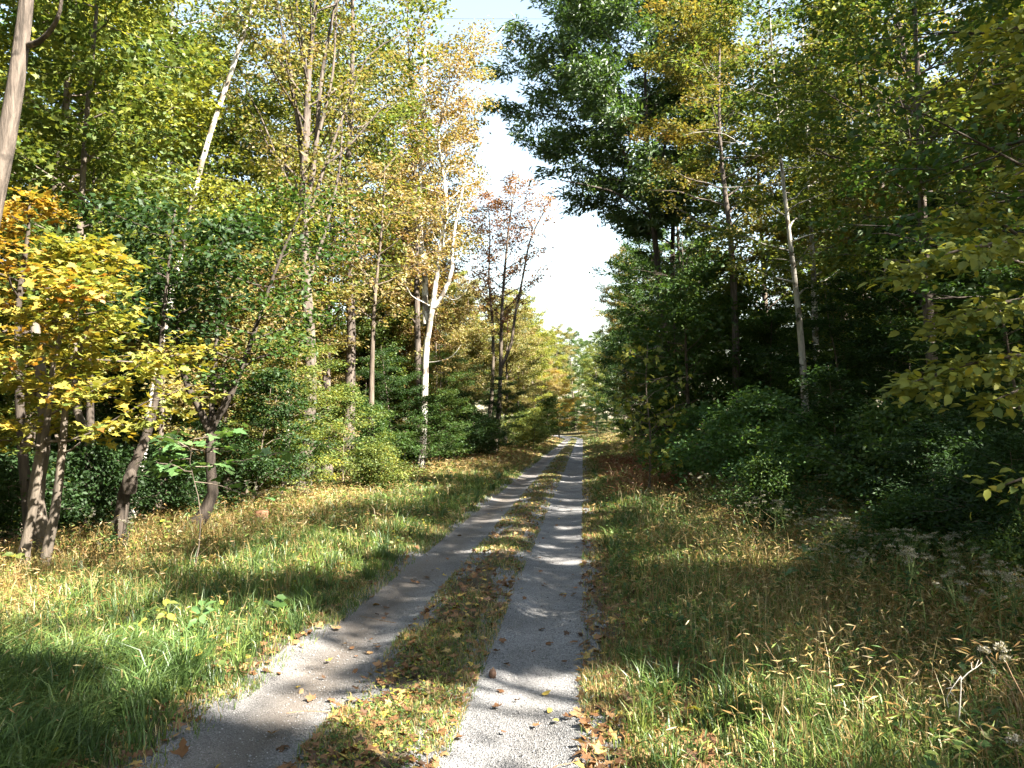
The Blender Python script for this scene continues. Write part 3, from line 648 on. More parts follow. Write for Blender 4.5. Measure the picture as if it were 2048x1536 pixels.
# nearest tree: its trunk stands just outside the frame, its boughs come in from the right
b = gz(5.9, 5.6)
SEED[0] += 1; rng = np.random.default_rng(SEED[0])
p = smooth_path([b, b + [0, .1, 2], b + [-.2, 0, 4.5], b + [-.1, -.2, 7], b + [.1, -.3, 9.5], b + [.2, -.3, 11.5]], 12)
wood, P, N, D, cl = grow(rng, p - b, .12, 4.6, 3.4, n_limb=34, elev=24, kind='wide', n_leaf=15000, flat=.6, spread=.17)
Ps, Ns, Ds, Cs = [P], [N], [D], [cl]
for pts, n in [([(2500, 520, 5.6), (2250, 470, 5.2), (2060, 480, 4.9), (1920, 500, 4.8), (1800, 540, 4.8)], 330), ([(2500, 650, 5.6), (2200, 600, 5.1), (2030, 600, 4.8), (1900, 640, 4.7)], 230),
               ([(2500, 800, 5.6), (2250, 740, 5.1), (2060, 710, 4.8), (1930, 730, 4.7), (1810, 770, 4.7)], 330), ([(2400, 860, 5.2), (2180, 770, 4.8), (2060, 775, 4.6), (1990, 800, 4.5)], 90),
               ([(2500, 300, 5.6), (2200, 120, 5.2), (2060, 60, 5.0), (1950, 60, 4.9)], 170), ([(2500, 300, 5.6), (2250, 200, 5.1), (2090, 160, 4.9), (1985, 170, 4.8)], 140),
               ([(2500, 420, 5.6), (2200, 330, 5.2), (2100, 320, 5.0), (2030, 350, 4.9)], 90), ([(2300, 980, 5.0), (2150, 960, 4.6), (2060, 955, 4.5), (2010, 970, 4.5)], 34),
               ([(2500, 560, 5.6), (2150, 530, 5.4), (1990, 440, 5.4), (1900, 425, 5.4)], 170)]:
    q = smooth_path([at(*a) for a in pts], 9) - b
    wood.append((q, np.linspace(.026, .004, 9)))
    n = int(n * 2.3); ts = rng.random(n) ** .55 * .97 + .03
    ix = ts * 8; i0 = np.minimum(ix.astype(int), 7); f = (ix - i0)[:, None]
    c = q[i0] * (1 - f) + q[i0 + 1] * f
    dr = nz(q[i0 + 1] - q[i0]); sd = nz(np.cross(dr, [0, 0, 1.])); sg = rng.choice([-1, 1], n)[:, None]
    P2 = c + sd * sg * np.abs(rng.normal(0, .17, (n, 1))) + dr * rng.normal(0, .04, (n, 1)) + rng.normal(0, .05, (n, 3)) - np.array([0, 0, .04])
    Ps.append(P2); Ds.append(nz(dr * .8 + sd * sg * .8 + rng.normal(0, .3, (n, 3)) + [0, 0, -.35])); Ns.append(nz(np.array([0, -.30, .9]) + rng.normal(0, .36, (n, 3)))); Cs.append(rng.random(n))
P, N, D, cl = map(np.concatenate, (Ps, Ns, Ds, Cs))
k = sun_gap(P + b, rng); P, N, D, cl = P[k], N[k], D[k], cl[k]
root = thing('nearest_tree', 'yellow-green broadleaf tree hanging its near boughs into the right edge of the frame', 'tree', b)
V, Fs = tubes(wood, 9, 4); link('trunk', make_mesh('trunk', V, Fs, BK['brown'], smooth=True), root)
sz = .072 * rng.uniform(.65, 1.3, len(P)); pk = leaf_pick(P + b, 300)
leaf_objects(root, P[pk], N[pk], D[pk], sz[pk], M['fresh'], OVAL, rng)
V, Fs, kk = leaves(P[~pk], N[~pk], D[~pk], sz[~pk], OVAL)
link('crown', make_mesh('crown', V, Fs, M['fresh'], tint=np.repeat(tints(rng, P[~pk], cl[~pk], .4), kk)), root, kind='stuff')

b = gz(3.1, 17.5)
p = smooth_path([b, b + [.05, 0, 1.2], b + [-.05, 0, 2.4], b + [0, 0, 3.4]], 8)
unique_tree('roadside_sapling', 'broad-leaved sapling with scattered sunlit leaves standing right of the road', 'sapling', b, p, .03, .5, 1.25, 'fresh', 'brown', size=.15, tmpl=MAPLE2, n_leaf=260, n_limb=20, elev=18,
            kind='oval', flat=.3, spread=.12, leaf_parts=300, side=(.3, -.5, .2))

# ------------------------------------------------------------------ prototypes that are copied through the woods
def proto_tree(name, H_, r0, zc, R, n_leaf, size, leafm, bark, **kw):
    SEED[0] += 1; rng = np.random.default_rng(SEED[0])
    path = bend([0, 0, -.3], [rng.normal(0, .4), rng.normal(0, .4), H_], rng)
    wood, P, N, D, cl = grow(rng, path, r0, zc, R, n_leaf=n_leaf, **kw)
    keep = P[:, 2] > .1; P, N, D, cl = P[keep], N[keep], D[keep], cl[keep]
    V, Fs = tubes(wood, 7, 3)
    tr = make_mesh('trunk', V, Fs, BK[bark], smooth=True)
    V, Fs, kk = leaves(P, N, D, size * rng.uniform(.7, 1.3, len(P)), QUAD)
    cr = make_mesh('crown', V, Fs, M[leafm], tint=np.repeat(tints(rng, P, cl), kk))
    return tr, cr

PROTO = {
 'tall_a': proto_tree('a', 17, .19, 3.6, 3.8, 34000, .135, 'green', 'brown', n_limb=40, elev=34),
 'tall_b': proto_tree('b', 15, .16, 2.5, 3.5, 34000, .135, 'green', 'grey', n_limb=40, elev=26, kind='wide'),
 'tall_c': proto_tree('c', 18, .2, 5.0, 3.6, 26000, .135, 'green', 'grey', n_limb=34, elev=48),
 'mid_a': proto_tree('d', 8, .075, .8, 2.6, 20000, .11, 'green', 'brown', n_limb=38, elev=22, kind='oval', flat=.7),
 'mid_b': proto_tree('e', 6.5, .06, .4, 2.3, 17000, .10, 'green', 'brown', n_limb=34, elev=13, kind='wide', flat=.8),
 'sparse': proto_tree('s', 17, .17, 4.5, 3.4, 11000, .125, 'green', 'grey', n_limb=34, elev=46),
 'shrub': proto_tree('f', 3.0, .03, .1, 1.9, 11000, .08, 'green', 'brown', n_limb=26, elev=26, kind='layer', flat=.75, spread=.12, tw=.5),
 'low': proto_tree('g', 1.4, .015, .03, 1.25, 9000, .062, 'bush', 'brown', n_limb=26, elev=44, kind='layer', flat=.6, spread=.12, droop=.7, tw=.5),
}
PR = np.random.default_rng(55)
def plant(kind, name, label, cat, x, y, leafm, sc=1.0, group=None, bark=None, dz=0.0):
    tr, cr = PROTO[kind]
    root = thing(name, label, cat, (x, y, float(H(x, y)) + dz), group, PR.random() * 6.28); root.scale = (sc, sc, sc * PR.uniform(.92, 1.08))
    for n, me, m in (('trunk', tr, BK[bark] if bark else None), ('crown', cr, M[leafm])):
        o = link(n, me, root)
        if m: o.material_slots[0].link = 'OBJECT'; o.material_slots[0].material = m
    return root

# understorey and shrubs that can be told apart: (kind, name, label, cat, px x, px y of the base, leaf, scale)
def foot(x, y): Y = F * CAMZ / (y - 850.0); return (x - CX) / F * Y, Y
named = [
 ('mid_b', 'dark_bush', 'dark rounded bush at the left roadside below the rusty tree', 'bush', 995, 911, 'dark', .6),
 ('shrub', 'small_bush', 'low yellow-lit bush right of the dark rounded bush', 'bush', 1066, 905, 'yg', .9),
 ('mid_b', 'layered_sapling', 'layered dark green sapling in front of the white sycamore trunk', 'sapling', 790, 948, 'dark', .62),
 ('mid_b', 'layered_beech', 'layered green beech sapling right of the white sycamore base', 'sapling', 880, 935, 'green', .62),
 ('mid_b', 'golden_beech', 'golden-brown beech sapling behind the dark bush', 'sapling', 915, 918, 'gold', .75),
 ('shrub', 'verge_shrub', 'yellow-green shrub at the wood edge above the dry grass', 'bush', 690, 985, 'yg', .85),
 ('mid_b', 'edge_sapling', 'leafy green sapling right of the dark forked tree', 'sapling', 560, 1010, 'yg', .55),
 ('shrub', 'shaded_shrub', 'shaded shrub right behind the dark forked tree', 'bush', 500, 1030, 'dark', .8),
 ('low', 'yellow_shrub', 'small yellowing shrub with bare twigs in the dry verge grass', 'bush', 745, 990, 'yg', .8),
 ('mid_a', 'yellow_sapling', 'yellow-green sapling lit behind the many-stemmed tree', 'sapling', 720, 930, 'yg', .95),
 ('mid_a', 'orange_far_tree', 'bright orange tree at the far left bend of the road', 'tree', 1118, 878, 'orange', 1.0),
 ('mid_b', 'orange_end_sapling', 'small orange-brown sapling at the very end of the road', 'sapling', 1172, 875.5, 'orange', .6),
 ('mid_b', 'far_right_sapling', 'dark sapling on the right where the road ends', 'sapling', 1195, 877, 'dark', .9),
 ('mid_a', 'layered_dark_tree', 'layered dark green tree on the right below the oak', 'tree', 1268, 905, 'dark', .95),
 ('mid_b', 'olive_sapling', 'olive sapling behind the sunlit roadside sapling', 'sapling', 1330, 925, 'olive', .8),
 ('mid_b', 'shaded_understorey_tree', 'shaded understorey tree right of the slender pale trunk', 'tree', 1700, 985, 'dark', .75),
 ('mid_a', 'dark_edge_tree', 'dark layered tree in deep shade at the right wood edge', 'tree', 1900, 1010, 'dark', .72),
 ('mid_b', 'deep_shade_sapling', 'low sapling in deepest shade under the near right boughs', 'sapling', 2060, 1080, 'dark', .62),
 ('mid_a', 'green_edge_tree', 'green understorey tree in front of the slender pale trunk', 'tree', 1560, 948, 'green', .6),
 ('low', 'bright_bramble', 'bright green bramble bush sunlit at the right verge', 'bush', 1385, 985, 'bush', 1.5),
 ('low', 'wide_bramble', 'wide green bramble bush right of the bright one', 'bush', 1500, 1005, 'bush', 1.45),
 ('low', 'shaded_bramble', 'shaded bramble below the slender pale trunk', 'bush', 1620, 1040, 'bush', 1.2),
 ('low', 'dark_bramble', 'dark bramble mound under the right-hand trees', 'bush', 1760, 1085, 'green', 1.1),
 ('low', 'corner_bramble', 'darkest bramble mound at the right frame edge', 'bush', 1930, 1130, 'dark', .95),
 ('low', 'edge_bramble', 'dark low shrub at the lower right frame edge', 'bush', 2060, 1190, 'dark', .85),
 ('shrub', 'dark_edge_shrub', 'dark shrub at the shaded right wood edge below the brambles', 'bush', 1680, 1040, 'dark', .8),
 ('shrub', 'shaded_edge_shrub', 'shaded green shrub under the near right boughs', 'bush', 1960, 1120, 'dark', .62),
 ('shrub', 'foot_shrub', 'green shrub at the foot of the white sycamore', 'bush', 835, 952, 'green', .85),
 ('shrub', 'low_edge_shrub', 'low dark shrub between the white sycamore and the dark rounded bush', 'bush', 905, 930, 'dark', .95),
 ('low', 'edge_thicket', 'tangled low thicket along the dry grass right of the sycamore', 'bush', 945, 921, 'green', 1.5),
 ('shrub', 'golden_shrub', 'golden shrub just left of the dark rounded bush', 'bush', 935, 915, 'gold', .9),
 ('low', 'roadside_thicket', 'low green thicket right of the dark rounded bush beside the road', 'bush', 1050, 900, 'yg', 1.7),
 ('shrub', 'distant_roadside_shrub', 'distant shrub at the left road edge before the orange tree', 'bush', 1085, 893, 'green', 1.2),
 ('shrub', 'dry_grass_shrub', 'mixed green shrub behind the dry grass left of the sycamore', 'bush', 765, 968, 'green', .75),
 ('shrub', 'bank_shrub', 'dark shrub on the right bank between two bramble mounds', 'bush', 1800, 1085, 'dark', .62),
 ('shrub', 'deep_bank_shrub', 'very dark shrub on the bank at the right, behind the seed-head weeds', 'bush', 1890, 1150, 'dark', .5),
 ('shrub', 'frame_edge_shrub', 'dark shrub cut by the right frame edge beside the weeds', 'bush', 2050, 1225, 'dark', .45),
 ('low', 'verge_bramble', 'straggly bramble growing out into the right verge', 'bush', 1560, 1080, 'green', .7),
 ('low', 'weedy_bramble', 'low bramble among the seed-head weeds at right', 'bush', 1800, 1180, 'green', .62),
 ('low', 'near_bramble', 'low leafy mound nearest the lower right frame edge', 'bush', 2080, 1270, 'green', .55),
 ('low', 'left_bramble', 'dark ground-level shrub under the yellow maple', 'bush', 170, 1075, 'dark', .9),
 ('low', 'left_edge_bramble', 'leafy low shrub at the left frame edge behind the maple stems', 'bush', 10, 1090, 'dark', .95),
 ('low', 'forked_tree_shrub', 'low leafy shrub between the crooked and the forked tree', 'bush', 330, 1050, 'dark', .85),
]
for kind, name, label, cat, x, y, lm, sc in named:
    wx, wy = foot(x, y); plant(kind, name, label, cat, wx, wy, lm, sc)

# background woods: (side label, x offset range from road, Y range, number, kinds, leaf mixes)
COLW = {'green': 'green', 'dark': 'dark green', 'yg': 'yellow-green', 'gold': 'golden', 'tan': 'tan-leaved', 'fresh': 'pale yellow-green', 'oak': 'glossy green', 'olive': 'olive-brown', 'bush': 'green', 'yellow': 'yellow', 'orange': 'orange', 'rust': 'rusty'}
ORD = ('nearest', 'second nearest', 'third nearest', 'fourth nearest', 'fifth nearest', 'sixth nearest', 'seventh nearest', 'eighth nearest', 'ninth nearest', 'tenth nearest', 'second farthest', 'farthest')
def woods(label, name, cat, group, spots, kinds, lms, smin=.8, smax=1.15):
    rank = {i: r for r, i in enumerate(sorted(range(len(spots)), key=lambda i: spots[i][1]))}
    for i, (x, y) in enumerate(spots):
        lm = lms[int(PR.integers(len(lms)))]; lb = f'{COLW[lm]} {label}'
        if len(spots) <= 12:
            r = rank[i]; lb = f'{lb}, {ORD[r] if r < len(spots) - 1 else "farthest"} of them'; gp = group
        else: gp = f'{COLW[lm]} {group}'
        plant(kinds[int(PR.integers(len(kinds)))], name, lb, cat, x, y, lm, PR.uniform(smin, smax), gp)

def scatter(n, x0, x1, y0, y1, dmin):
    out = []
    for _ in range(n * 60):
        x, y = PR.uniform(x0, x1), PR.uniform(y0, y1)
        if all((x - a) ** 2 + (y - c) ** 2 > dmin * dmin for a, c in out): out.append((x, y))
        if len(out) == n: break
    return out
T3 = ('tall_a', 'tall_b', 'tall_c')
woods('tree behind the camera', 'rear_tree', 'tree', 'trees behind the camera', [(-6.5, -2), (-9, 2.5), (-12, 6.5), (-10, -5), (-7, -8), (-14, 0), (-8, -13), (-6, -18), (-12, -16), (-16, -8), (6, -14), (9, -18), (4.5, -22), (-3.5, -26), (0.5, -34), (8, -28), (-9, -25), (14, -20), (4, -40), (-5, -38), (-13, 11), (-17, 5)], T3, ('green', 'yg'), .85, 1.0)
woods('sparse tree between the many-stemmed tree and the sycamore', 'tan_tree', 'tree', 'tan trees left of the sycamore', [(-5.6, 23.5), (-7.4, 28), (-5.2, 31), (-4.8, 37), (-8.5, 33), (-9.5, 24), (-6.4, 25.5), (-3.9, 33), (-3.7, 29.5), (-4.7, 22)], ('sparse',), ('yg', 'tan', 'fresh', 'gold', 'yg', 'olive'), .9, 1.05)
woods('tree closing the left side behind the rusty trees', 'backing_tree', 'tree', 'trees behind the rusty trees', [(-4.4, 47), (-2.6, 54), (-6.5, 52), (-5.5, 60), (-1.2, 66), (-8, 44)], ('tall_b', 'tall_a'), ('yg', 'green', 'gold'), .62, .8)
woods('woodland tree deep behind the yellow maple', 'woodland_tree', 'tree', 'trees deep in the left woods', scatter(10, -22, -8.5, 14, 26, 3), T3, ('green', 'yg', 'fresh'), .75, 1.0)
woods('woodland tree behind the many-stemmed tree', 'golden_woodland_tree', 'tree', 'golden trees in the left woods', scatter(13, -20, -5.0, 26, 46, 3.4), ('tall_c', 'sparse', 'tall_b'), ('yg', 'gold', 'fresh', 'tan', 'yg'), .75, 1.0)
woods('distant tree far back in the left woods', 'distant_tree', 'tree', 'distant trees of the left woods', scatter(16, -50, -22, 22, 60, 4.5), T3, ('yg', 'green', 'gold'), .85, 1.1)
woods('sunlit tree on the far left roadside', 'far_roadside_tree', 'tree', 'trees along the far left roadside', [(-.5, 52), (.6, 58), (1.2, 64), (2.2, 71), (3.0, 80), (-4, 55), (-4, 64), (-2, 74), (2.0, 92), (5, 104), (-1, 98)], ('tall_b', 'tall_a'), ('yg', 'gold', 'fresh', 'fresh'), .66, .84)
woods('tree on the far right roadside', 'far_right_tree', 'tree', 'trees along the far right roadside', [(8.6, 46), (9.2, 54), (10.2, 62), (11, 72), (12.2, 84), (13, 98), (13, 50), (14, 60), (16, 75), (12, 110), (17, 92)], ('tall_a', 'tall_b', 'tall_c'), ('green', 'oak', 'yg', 'olive'), .72, .95)
woods('tree closing the view at the end of the road', 'end_tree', 'tree', 'trees at the end of the road', [(7, 118), (10, 122), (4, 126), (13, 126), (9, 132), (1, 130), (6, 138), (12, 142), (15, 134), (-2, 122), (17, 150), (9.5, 150)], ('tall_b', 'tall_a'), ('green', 'yg', 'gold'), .85, 1.0)
woods('woodland tree deep in the right-hand woods', 'right_woodland_tree', 'tree', 'trees deep in the right woods', scatter(12, 11, 24, 24, 46, 3.4), T3, ('green', 'yg', 'green', 'olive'), .85, 1.1)
woods('distant tree far back in the right-hand woods', 'distant_right_tree', 'tree', 'distant trees of the right woods', scatter(16, 24, 52, 20, 60, 4.5), T3, ('green', 'green', 'yg'), .9, 1.15)
woods('shaded tree in the right woods behind the near boughs', 'inner_right_tree', 'tree', 'trees inside the near right woods', scatter(6, 14, 24, 9, 22, 4), T3, ('green', 'yg'), .85, 1.0)
woods('leafy understorey tree beneath the left woods', 'understorey_tree', 'tree', 'understorey trees of the left woods', scatter(30, -22, -5.4, 13, 34, 2.0), ('mid_a', 'mid_b'), ('fresh', 'yg', 'yg', 'gold', 'yg'), .6, 1.0)
woods('leafy understorey tree beyond the white sycamore', 'sycamore_understorey', 'tree', 'understorey trees beyond the sycamore', scatter(12, -12, -3.2, 31, 50, 2.2), ('mid_a', 'mid_b'), ('fresh', 'yg', 'green', 'gold', 'tan'), .7, 1.0)
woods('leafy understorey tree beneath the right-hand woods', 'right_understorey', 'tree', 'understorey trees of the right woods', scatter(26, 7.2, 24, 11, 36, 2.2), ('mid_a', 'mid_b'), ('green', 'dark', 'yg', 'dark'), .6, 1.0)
woods('understorey shrub along the far road', 'far_understorey', 'bush', 'bushes along the far roadside', [(-2.2, 49), (-.4, 60), (1.2, 69), (2.8, 78), (8.4, 42), (9, 50), (9.8, 60), (11, 70), (7.2, 110), (8.4, 111.5), (9.6, 110), (11, 111), (12.5, 109), (2.6, 111), (4.2, 116), (6, 118), (11.8, 80), (12, 92), (3.8, 88), (8, 112), (5.5, 114), (10.5, 113), (2, 104)], ('mid_b',), ('green', 'yg', 'dark', 'green'), .6, .9)
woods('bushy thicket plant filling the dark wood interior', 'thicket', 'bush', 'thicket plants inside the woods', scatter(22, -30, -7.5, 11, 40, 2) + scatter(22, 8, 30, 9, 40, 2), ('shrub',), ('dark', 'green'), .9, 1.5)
woods('leafy tree closing the far gaps between the right-hand trunks', 'gap_tree', 'tree', 'trees closing the far gaps of the right woods', scatter(34, 13, 46, 24, 70, 2.6), ('mid_a', 'mid_b'), ('green', 'dark'), .9, 1.2)
woods('leafy tree closing the far gaps between the left-hand trunks', 'gap_tree', 'tree', 'trees closing the far gaps of the left woods', scatter(26, -46, -9, 30, 70, 2.8), ('mid_a', 'mid_b'), ('green', 'yg', 'gold'), .9, 1.2)

# ------------------------------------------------------------------ grass and ground cover (nobody could count it)
GR = np.random.default_rng(9)
def in_view(x, y): return np.abs(x) < .70 * y + .5

def sample(n, u0, u1, y0, y1, pw=1.25):
    """n points in road coordinates, denser near the camera"""
    a = 1 - pw; t = GR.random(n)
    y = (y0 ** a + t * (y1 ** a - y0 ** a)) ** (1 / a)
    u = GR.uniform(u0, u1, n); x = u + xr(y)
    k = in_view(x, y); return x[k], y[k], u[k]

def blades(x, y, h, w, lean, col, ldir=None):
    n = len(x); z = H(x, y)
    a = GR.uniform(0, 6.283, n) if ldir is None else ldir
    f = a + GR.normal(0, .9, n) + 1.57
    wx, wy = np.cos(f) * w * .5, np.sin(f) * w * .5
    lx, ly = np.cos(a) * lean * h, np.sin(a) * lean * h
    up = h * np.sqrt(np.clip(1 - (lean * .75) ** 2, .08, 1))
    V = np.empty((n, 5, 3))
    V[:, 0] = np.stack([x - wx, y - wy, z - .01], -1); V[:, 1] = np.stack([x + wx, y + wy, z - .01], -1)
    mx, my, mz = x + lx * .32, y + ly * .32, z + up * .62
    V[:, 2] = np.stack([mx - wx * .8, my - wy * .8, mz], -1); V[:, 3] = np.stack([mx + wx * .8, my + wy * .8, mz], -1)
    V[:, 4] = np.stack([x + lx, y + ly, z + up * (1 - .25 * lean)], -1)
    b = np.arange(n)[:, None] * 5
    return V.reshape(-1, 3), [b + np.array([[0, 1, 3, 2]]), b + np.array([[2, 3, 4]])], np.repeat(col, 5, 0)

def pick(pal, n):
    pal = np.array(pal); i = GR.integers(len(pal), size=n); c = pal[i] * GR.uniform(.75, 1.25, (n, 1)) ; return c
LUSH = [(.058, .105, .026), (.082, .138, .035), (.105, .155, .042), (.066, .112, .034)]
LIME = [(.14, .20, .04), (.19, .23, .05), (.11, .17, .035)]
STRAW = [(.34, .26, .11), (.27, .20, .08), (.40, .31, .14)]
TAN = [(.30, .18, .06), (.24, .14, .05), (.33, .23, .08), (.21, .15, .045)]
RED = [(.23, .09, .04), (.17, .07, .035), (.28, .13, .06)]

def g_fields(x, y, u):
    """share of tan stilt grass, red-brown dry grass, and lush long grass"""
    n1 = vn(x * .55 + 3, y * .4, 31); n2 = vn(x * 1.7, y * 1.2, 32)
    tan = np.where(u < 0, sst(3.6, 5.2, -u) * .75 + .55 * sst(.52, .75, n1), sst(1.2, 2.2, u) * .65 + .4 * sst(.5, .7, n1))
    tan = tan + np.where(u < 0, .6 * sst(20, 27, y), 0) + np.where((u > 0) & (y < 8), .25 * sst(.9, 2.2, u), 0)
    red = np.where(u > .25, sst(15, 18, y) * (1 - sst(30, 38, y)) * sst(.2, .7, u), 0) * .9 + np.where(u < 0, .35 * sst(26, 32, y) * n2, 0)
    lush = np.where(u < 0, (1 - sst(4.6, 6.0, y)) * sst(2.6, 3.0, -u) * (1 - sst(4.3, 5, -u)), 0)
    tan = tan + .22
    return np.clip(tan - .7 * lush, .08, .95), red, lush, n2

def grass(name, n, u0, u1, y0, y1, hb, pw=1.25):
    x, y, u = sample(n, u0, u1, y0, y1, pw)
    cl = vn(x * 3.1, y * 3.1, 33); k = GR.random(len(x)) < .35 + .9 * cl; x, y, u, cl = x[k], y[k], u[k], cl[k]
    tan, red, lush, n2 = g_fields(x, y, u); m = len(x); q = GR.random(m)
    col = pick(LUSH, m); lim = GR.random(m) < .30 + .35 * n2; col[lim] = pick(LIME, lim.sum())
    t = q < tan * .75; col[t] = pick(TAN + STRAW, t.sum()); r = GR.random(m) < red; col[r] = pick(RED, r.sum())
    edge = np.minimum(np.abs(u), np.abs(u + 2.35)); ed = sst(.05, .9, edge)
    h = hb * (.35 + .65 * ed) * GR.uniform(.5, 1.25, m) * (.75 + .6 * cl) * (1 + .9 * lush) * (1 + 1.1 * sst(1.6, 3.6, u))
    far = np.maximum(1, y / 7.0)
    w = GR.uniform(.004, .0085, m) * far ** .8 * (1 + .2 * lush)
    lean = np.clip(GR.uniform(.15, .75, m) + .45 * lush, 0, 1.15)
    V, Fs, c = blades(x, y, h, w, lean, col, np.where(lush > .5, GR.normal(-.4, .9, m), GR.uniform(0, 6.283, m)))
    return link(name, make_mesh(name, V, Fs, GRASS, col=c), kind='stuff')

def stilt(name, n, u0, u1, y0, y1, hmax, pw=1.25):
    """low leafy stilt grass: small pointed leaves at all heights"""
    x, y, u = sample(n, u0, u1, y0, y1, pw)
    tan, red, lush, n2 = g_fields(x, y, u); k = GR.random(len(x)) < (.12 + tan) * (.3 + n2); x, y, u, red, tan = x[k], y[k], u[k], red[k], tan[k]
    m = len(x); far = np.maximum(1, y / 7.0)
    edge = sst(.0, 1.0, np.minimum(np.abs(u), np.abs(u + 2.35)))
    z = H(x, y) + GR.random(m) ** 1.3 * hmax * (1 + .8 * sst(1.5, 3.6, u)) * (.3 + .7 * edge) * (.6 + .8 * vn(x * 2, y * 2, 35))
    col = pick(TAN + STRAW + LIME[:2], m); g = GR.random(m) < .42 - .35 * tan; col[g] = pick(LIME + LUSH[:2], g.sum()); r = GR.random(m) < red; col[r] = pick(RED, r.sum())
    a = GR.uniform(0, 6.283, m); D = np.stack([np.cos(a), np.sin(a), GR.normal(.25, .45, m)], -1)
    N = nz(GR.normal(0, .45, (m, 3)) + [0, 0, 1])
    V, Fs, kk = leaves(np.stack([x, y, z], -1), N, D, GR.uniform(.035, .075, m) * far ** .75, LANCE)
    return link(name, make_mesh(name, V, Fs, GRASS, col=np.repeat(col, kk, 0)), kind='stuff')

def tufts(name, n, u0, u1, y0, y1, hh, per, pal, pw=1.2, lean=(.3, .95)):
    x, y, u = sample(n, u0, u1, y0, y1, pw); m = len(x)
    s = GR.uniform(.6, 1.3, m)
    X = np.repeat(x, per) + GR.normal(0, .03, m * per); Y = np.repeat(y, per) + GR.normal(0, .03, m * per); S = np.repeat(s, per)
    h = hh * S * GR.uniform(.5, 1.1, m * per)
    c = np.repeat(pick(pal, m), per, 0) * GR.uniform(.8, 1.2, (m * per, 1))
    V, Fs, c = blades(X, Y, h, GR.uniform(.005, .009, m * per) * np.maximum(1, Y / 8) ** .8, GR.uniform(*lean, m * per), c)
    return link(name, make_mesh(name, V, Fs, GRASS, col=c), kind='stuff')

grass('left_verge_grass', 125000, -7.2, -2.25, 2.9, 100, .20)
grass('right_verge_grass', 125000, .0, 5.4, 2.9, 100, .20)
stilt('left_stilt_grass', 90000, -7.0, -2.35, 2.9, 60, .26)
stilt('right_stilt_grass', 120000, .1, 5.6, 2.9, 60, .30)
tufts('left_grass_tufts', 1200, -5.2, -2.3, 3.0, 26, .26, 26, LUSH + LIME[:1])
tufts('right_grass_tufts', 900, .15, 3.4, 3.0, 26, .24, 24, LUSH + LIME)
tufts('lush_corner_grass', 420, -4.4, -2.55, 3.0, 5.0, .40, 34, LUSH, lean=(.6, 1.15))
# arching seed grass: thin tan stems with drooping heads
def seed_grass(name, n, u0, u1, y0, y1, hh):
    x, y, u = sample(n, u0, u1, y0, y1, 1.3); m = len(x)
    h = hh * GR.uniform(.6, 1.2, m); a = GR.uniform(0, 6.283, m); le = GR.uniform(.25, .6, m)
    V1, F1, c1 = blades(x, y, h, GR.uniform(.002, .0035, m) * np.maximum(1, y / 6), le, pick(STRAW, m), a)
    tip = V1[4::5]; D = np.stack([np.cos(a), np.sin(a), GR.uniform(-.9, .1, m)], -1)
    V2, F2, kk = leaves(tip, nz(GR.normal(0, .5, (m, 3)) + [0, -.6, .8]), D, GR.uniform(.035, .06, m) * np.maximum(1, y / 9) ** .5, LANCE)
    F2 = [f + len(V1) for f in F2]
    return link(name, make_mesh(name, np.vstack([V1, V2]), F1 + F2, GRASS, col=np.vstack([c1, np.repeat(pick(STRAW + TAN[:2], m), kk, 0)])), kind='stuff')
seed_grass('right_seed_grass', 2600, .6, 5.5, 3.2, 24, .52)
seed_grass('left_seed_grass', 1300, -6.6, -2.6, 3.2, 30, .42)
# median and ragged track edges
def median(name, n, u0, u1, y1, hh, pal):
    x, y, u = sample(n, u0, u1, 3.0, y1, 1.35); k = GR.random(len(x)) < (.12 + 1.2 * sst(.38, .8, vn(x * 2.6, y * 1.7, 36))); x, y = x[k], y[k]; m = len(x)
    V, Fs, c = blades(x, y, hh * GR.uniform(.4, 1.3, m), GR.uniform(.003, .006, m) * np.maximum(1, y / 6) ** .85, GR.uniform(.3, 1.1, m), pick(pal, m))
    return link(name, make_mesh(name, V, Fs, GRASS, col=c), kind='stuff')
median('median_grass', 60000, -1.52, -.78, 95, .062, LUSH[:2] + LIME + STRAW + TAN[:1])
median('left_edge_grass', 30000, -2.50, -2.1, 95, .09, LUSH + LIME + STRAW)
median('right_edge_grass', 36000, -.14, .34, 95, .09, LUSH + LIME + STRAW + TAN)

# small broad ground leaves (clover, plantain, seedlings)
def cover(name, n, u0, u1, y1, zmax, size, mat, tm, den=1.0):
    x, y, u = sample(n, u0, u1, 3.0, y1, 1.3); k = GR.random(len(x)) < den * sst(.35, .7, vn(x * 1.5 + 7, y * 1.5, 37)); x, y = x[k], y[k]; m = len(x)
    a = GR.uniform(0, 6.283, m)
    V, Fs, kk = leaves(np.stack([x, y, H(x, y) + .02 + GR.random(m) * zmax], -1), nz(GR.normal(0, .35, (m, 3)) + [0, -.1, 1]), np.stack([np.cos(a), np.sin(a), GR.normal(0, .3, m)], -1), size * GR.uniform(.6, 1.4, m) * np.maximum(1, y / 10) ** .5, tm)
    link(name, make_mesh(name, V, Fs, mat, tint=np.repeat(GR.random(m), kk)), kind='stuff')
cover('left_ground_cover', 16000, -6.5, -2.4, 30, .14, .045, M['yg'], OVAL, .6)
cover('right_ground_cover', 22000, .2, 6.0, 30, .22, .045, M['green'], OVAL, .8)
cover('right_herb_cover', 30000, 2.3, 7.0, 26, .55, .06, M['green'], SLIM, .9)
cover('median_ground_cover', 7000, -1.4, -.9, 40, .03, .022, M['yg'], OVAL, .8)
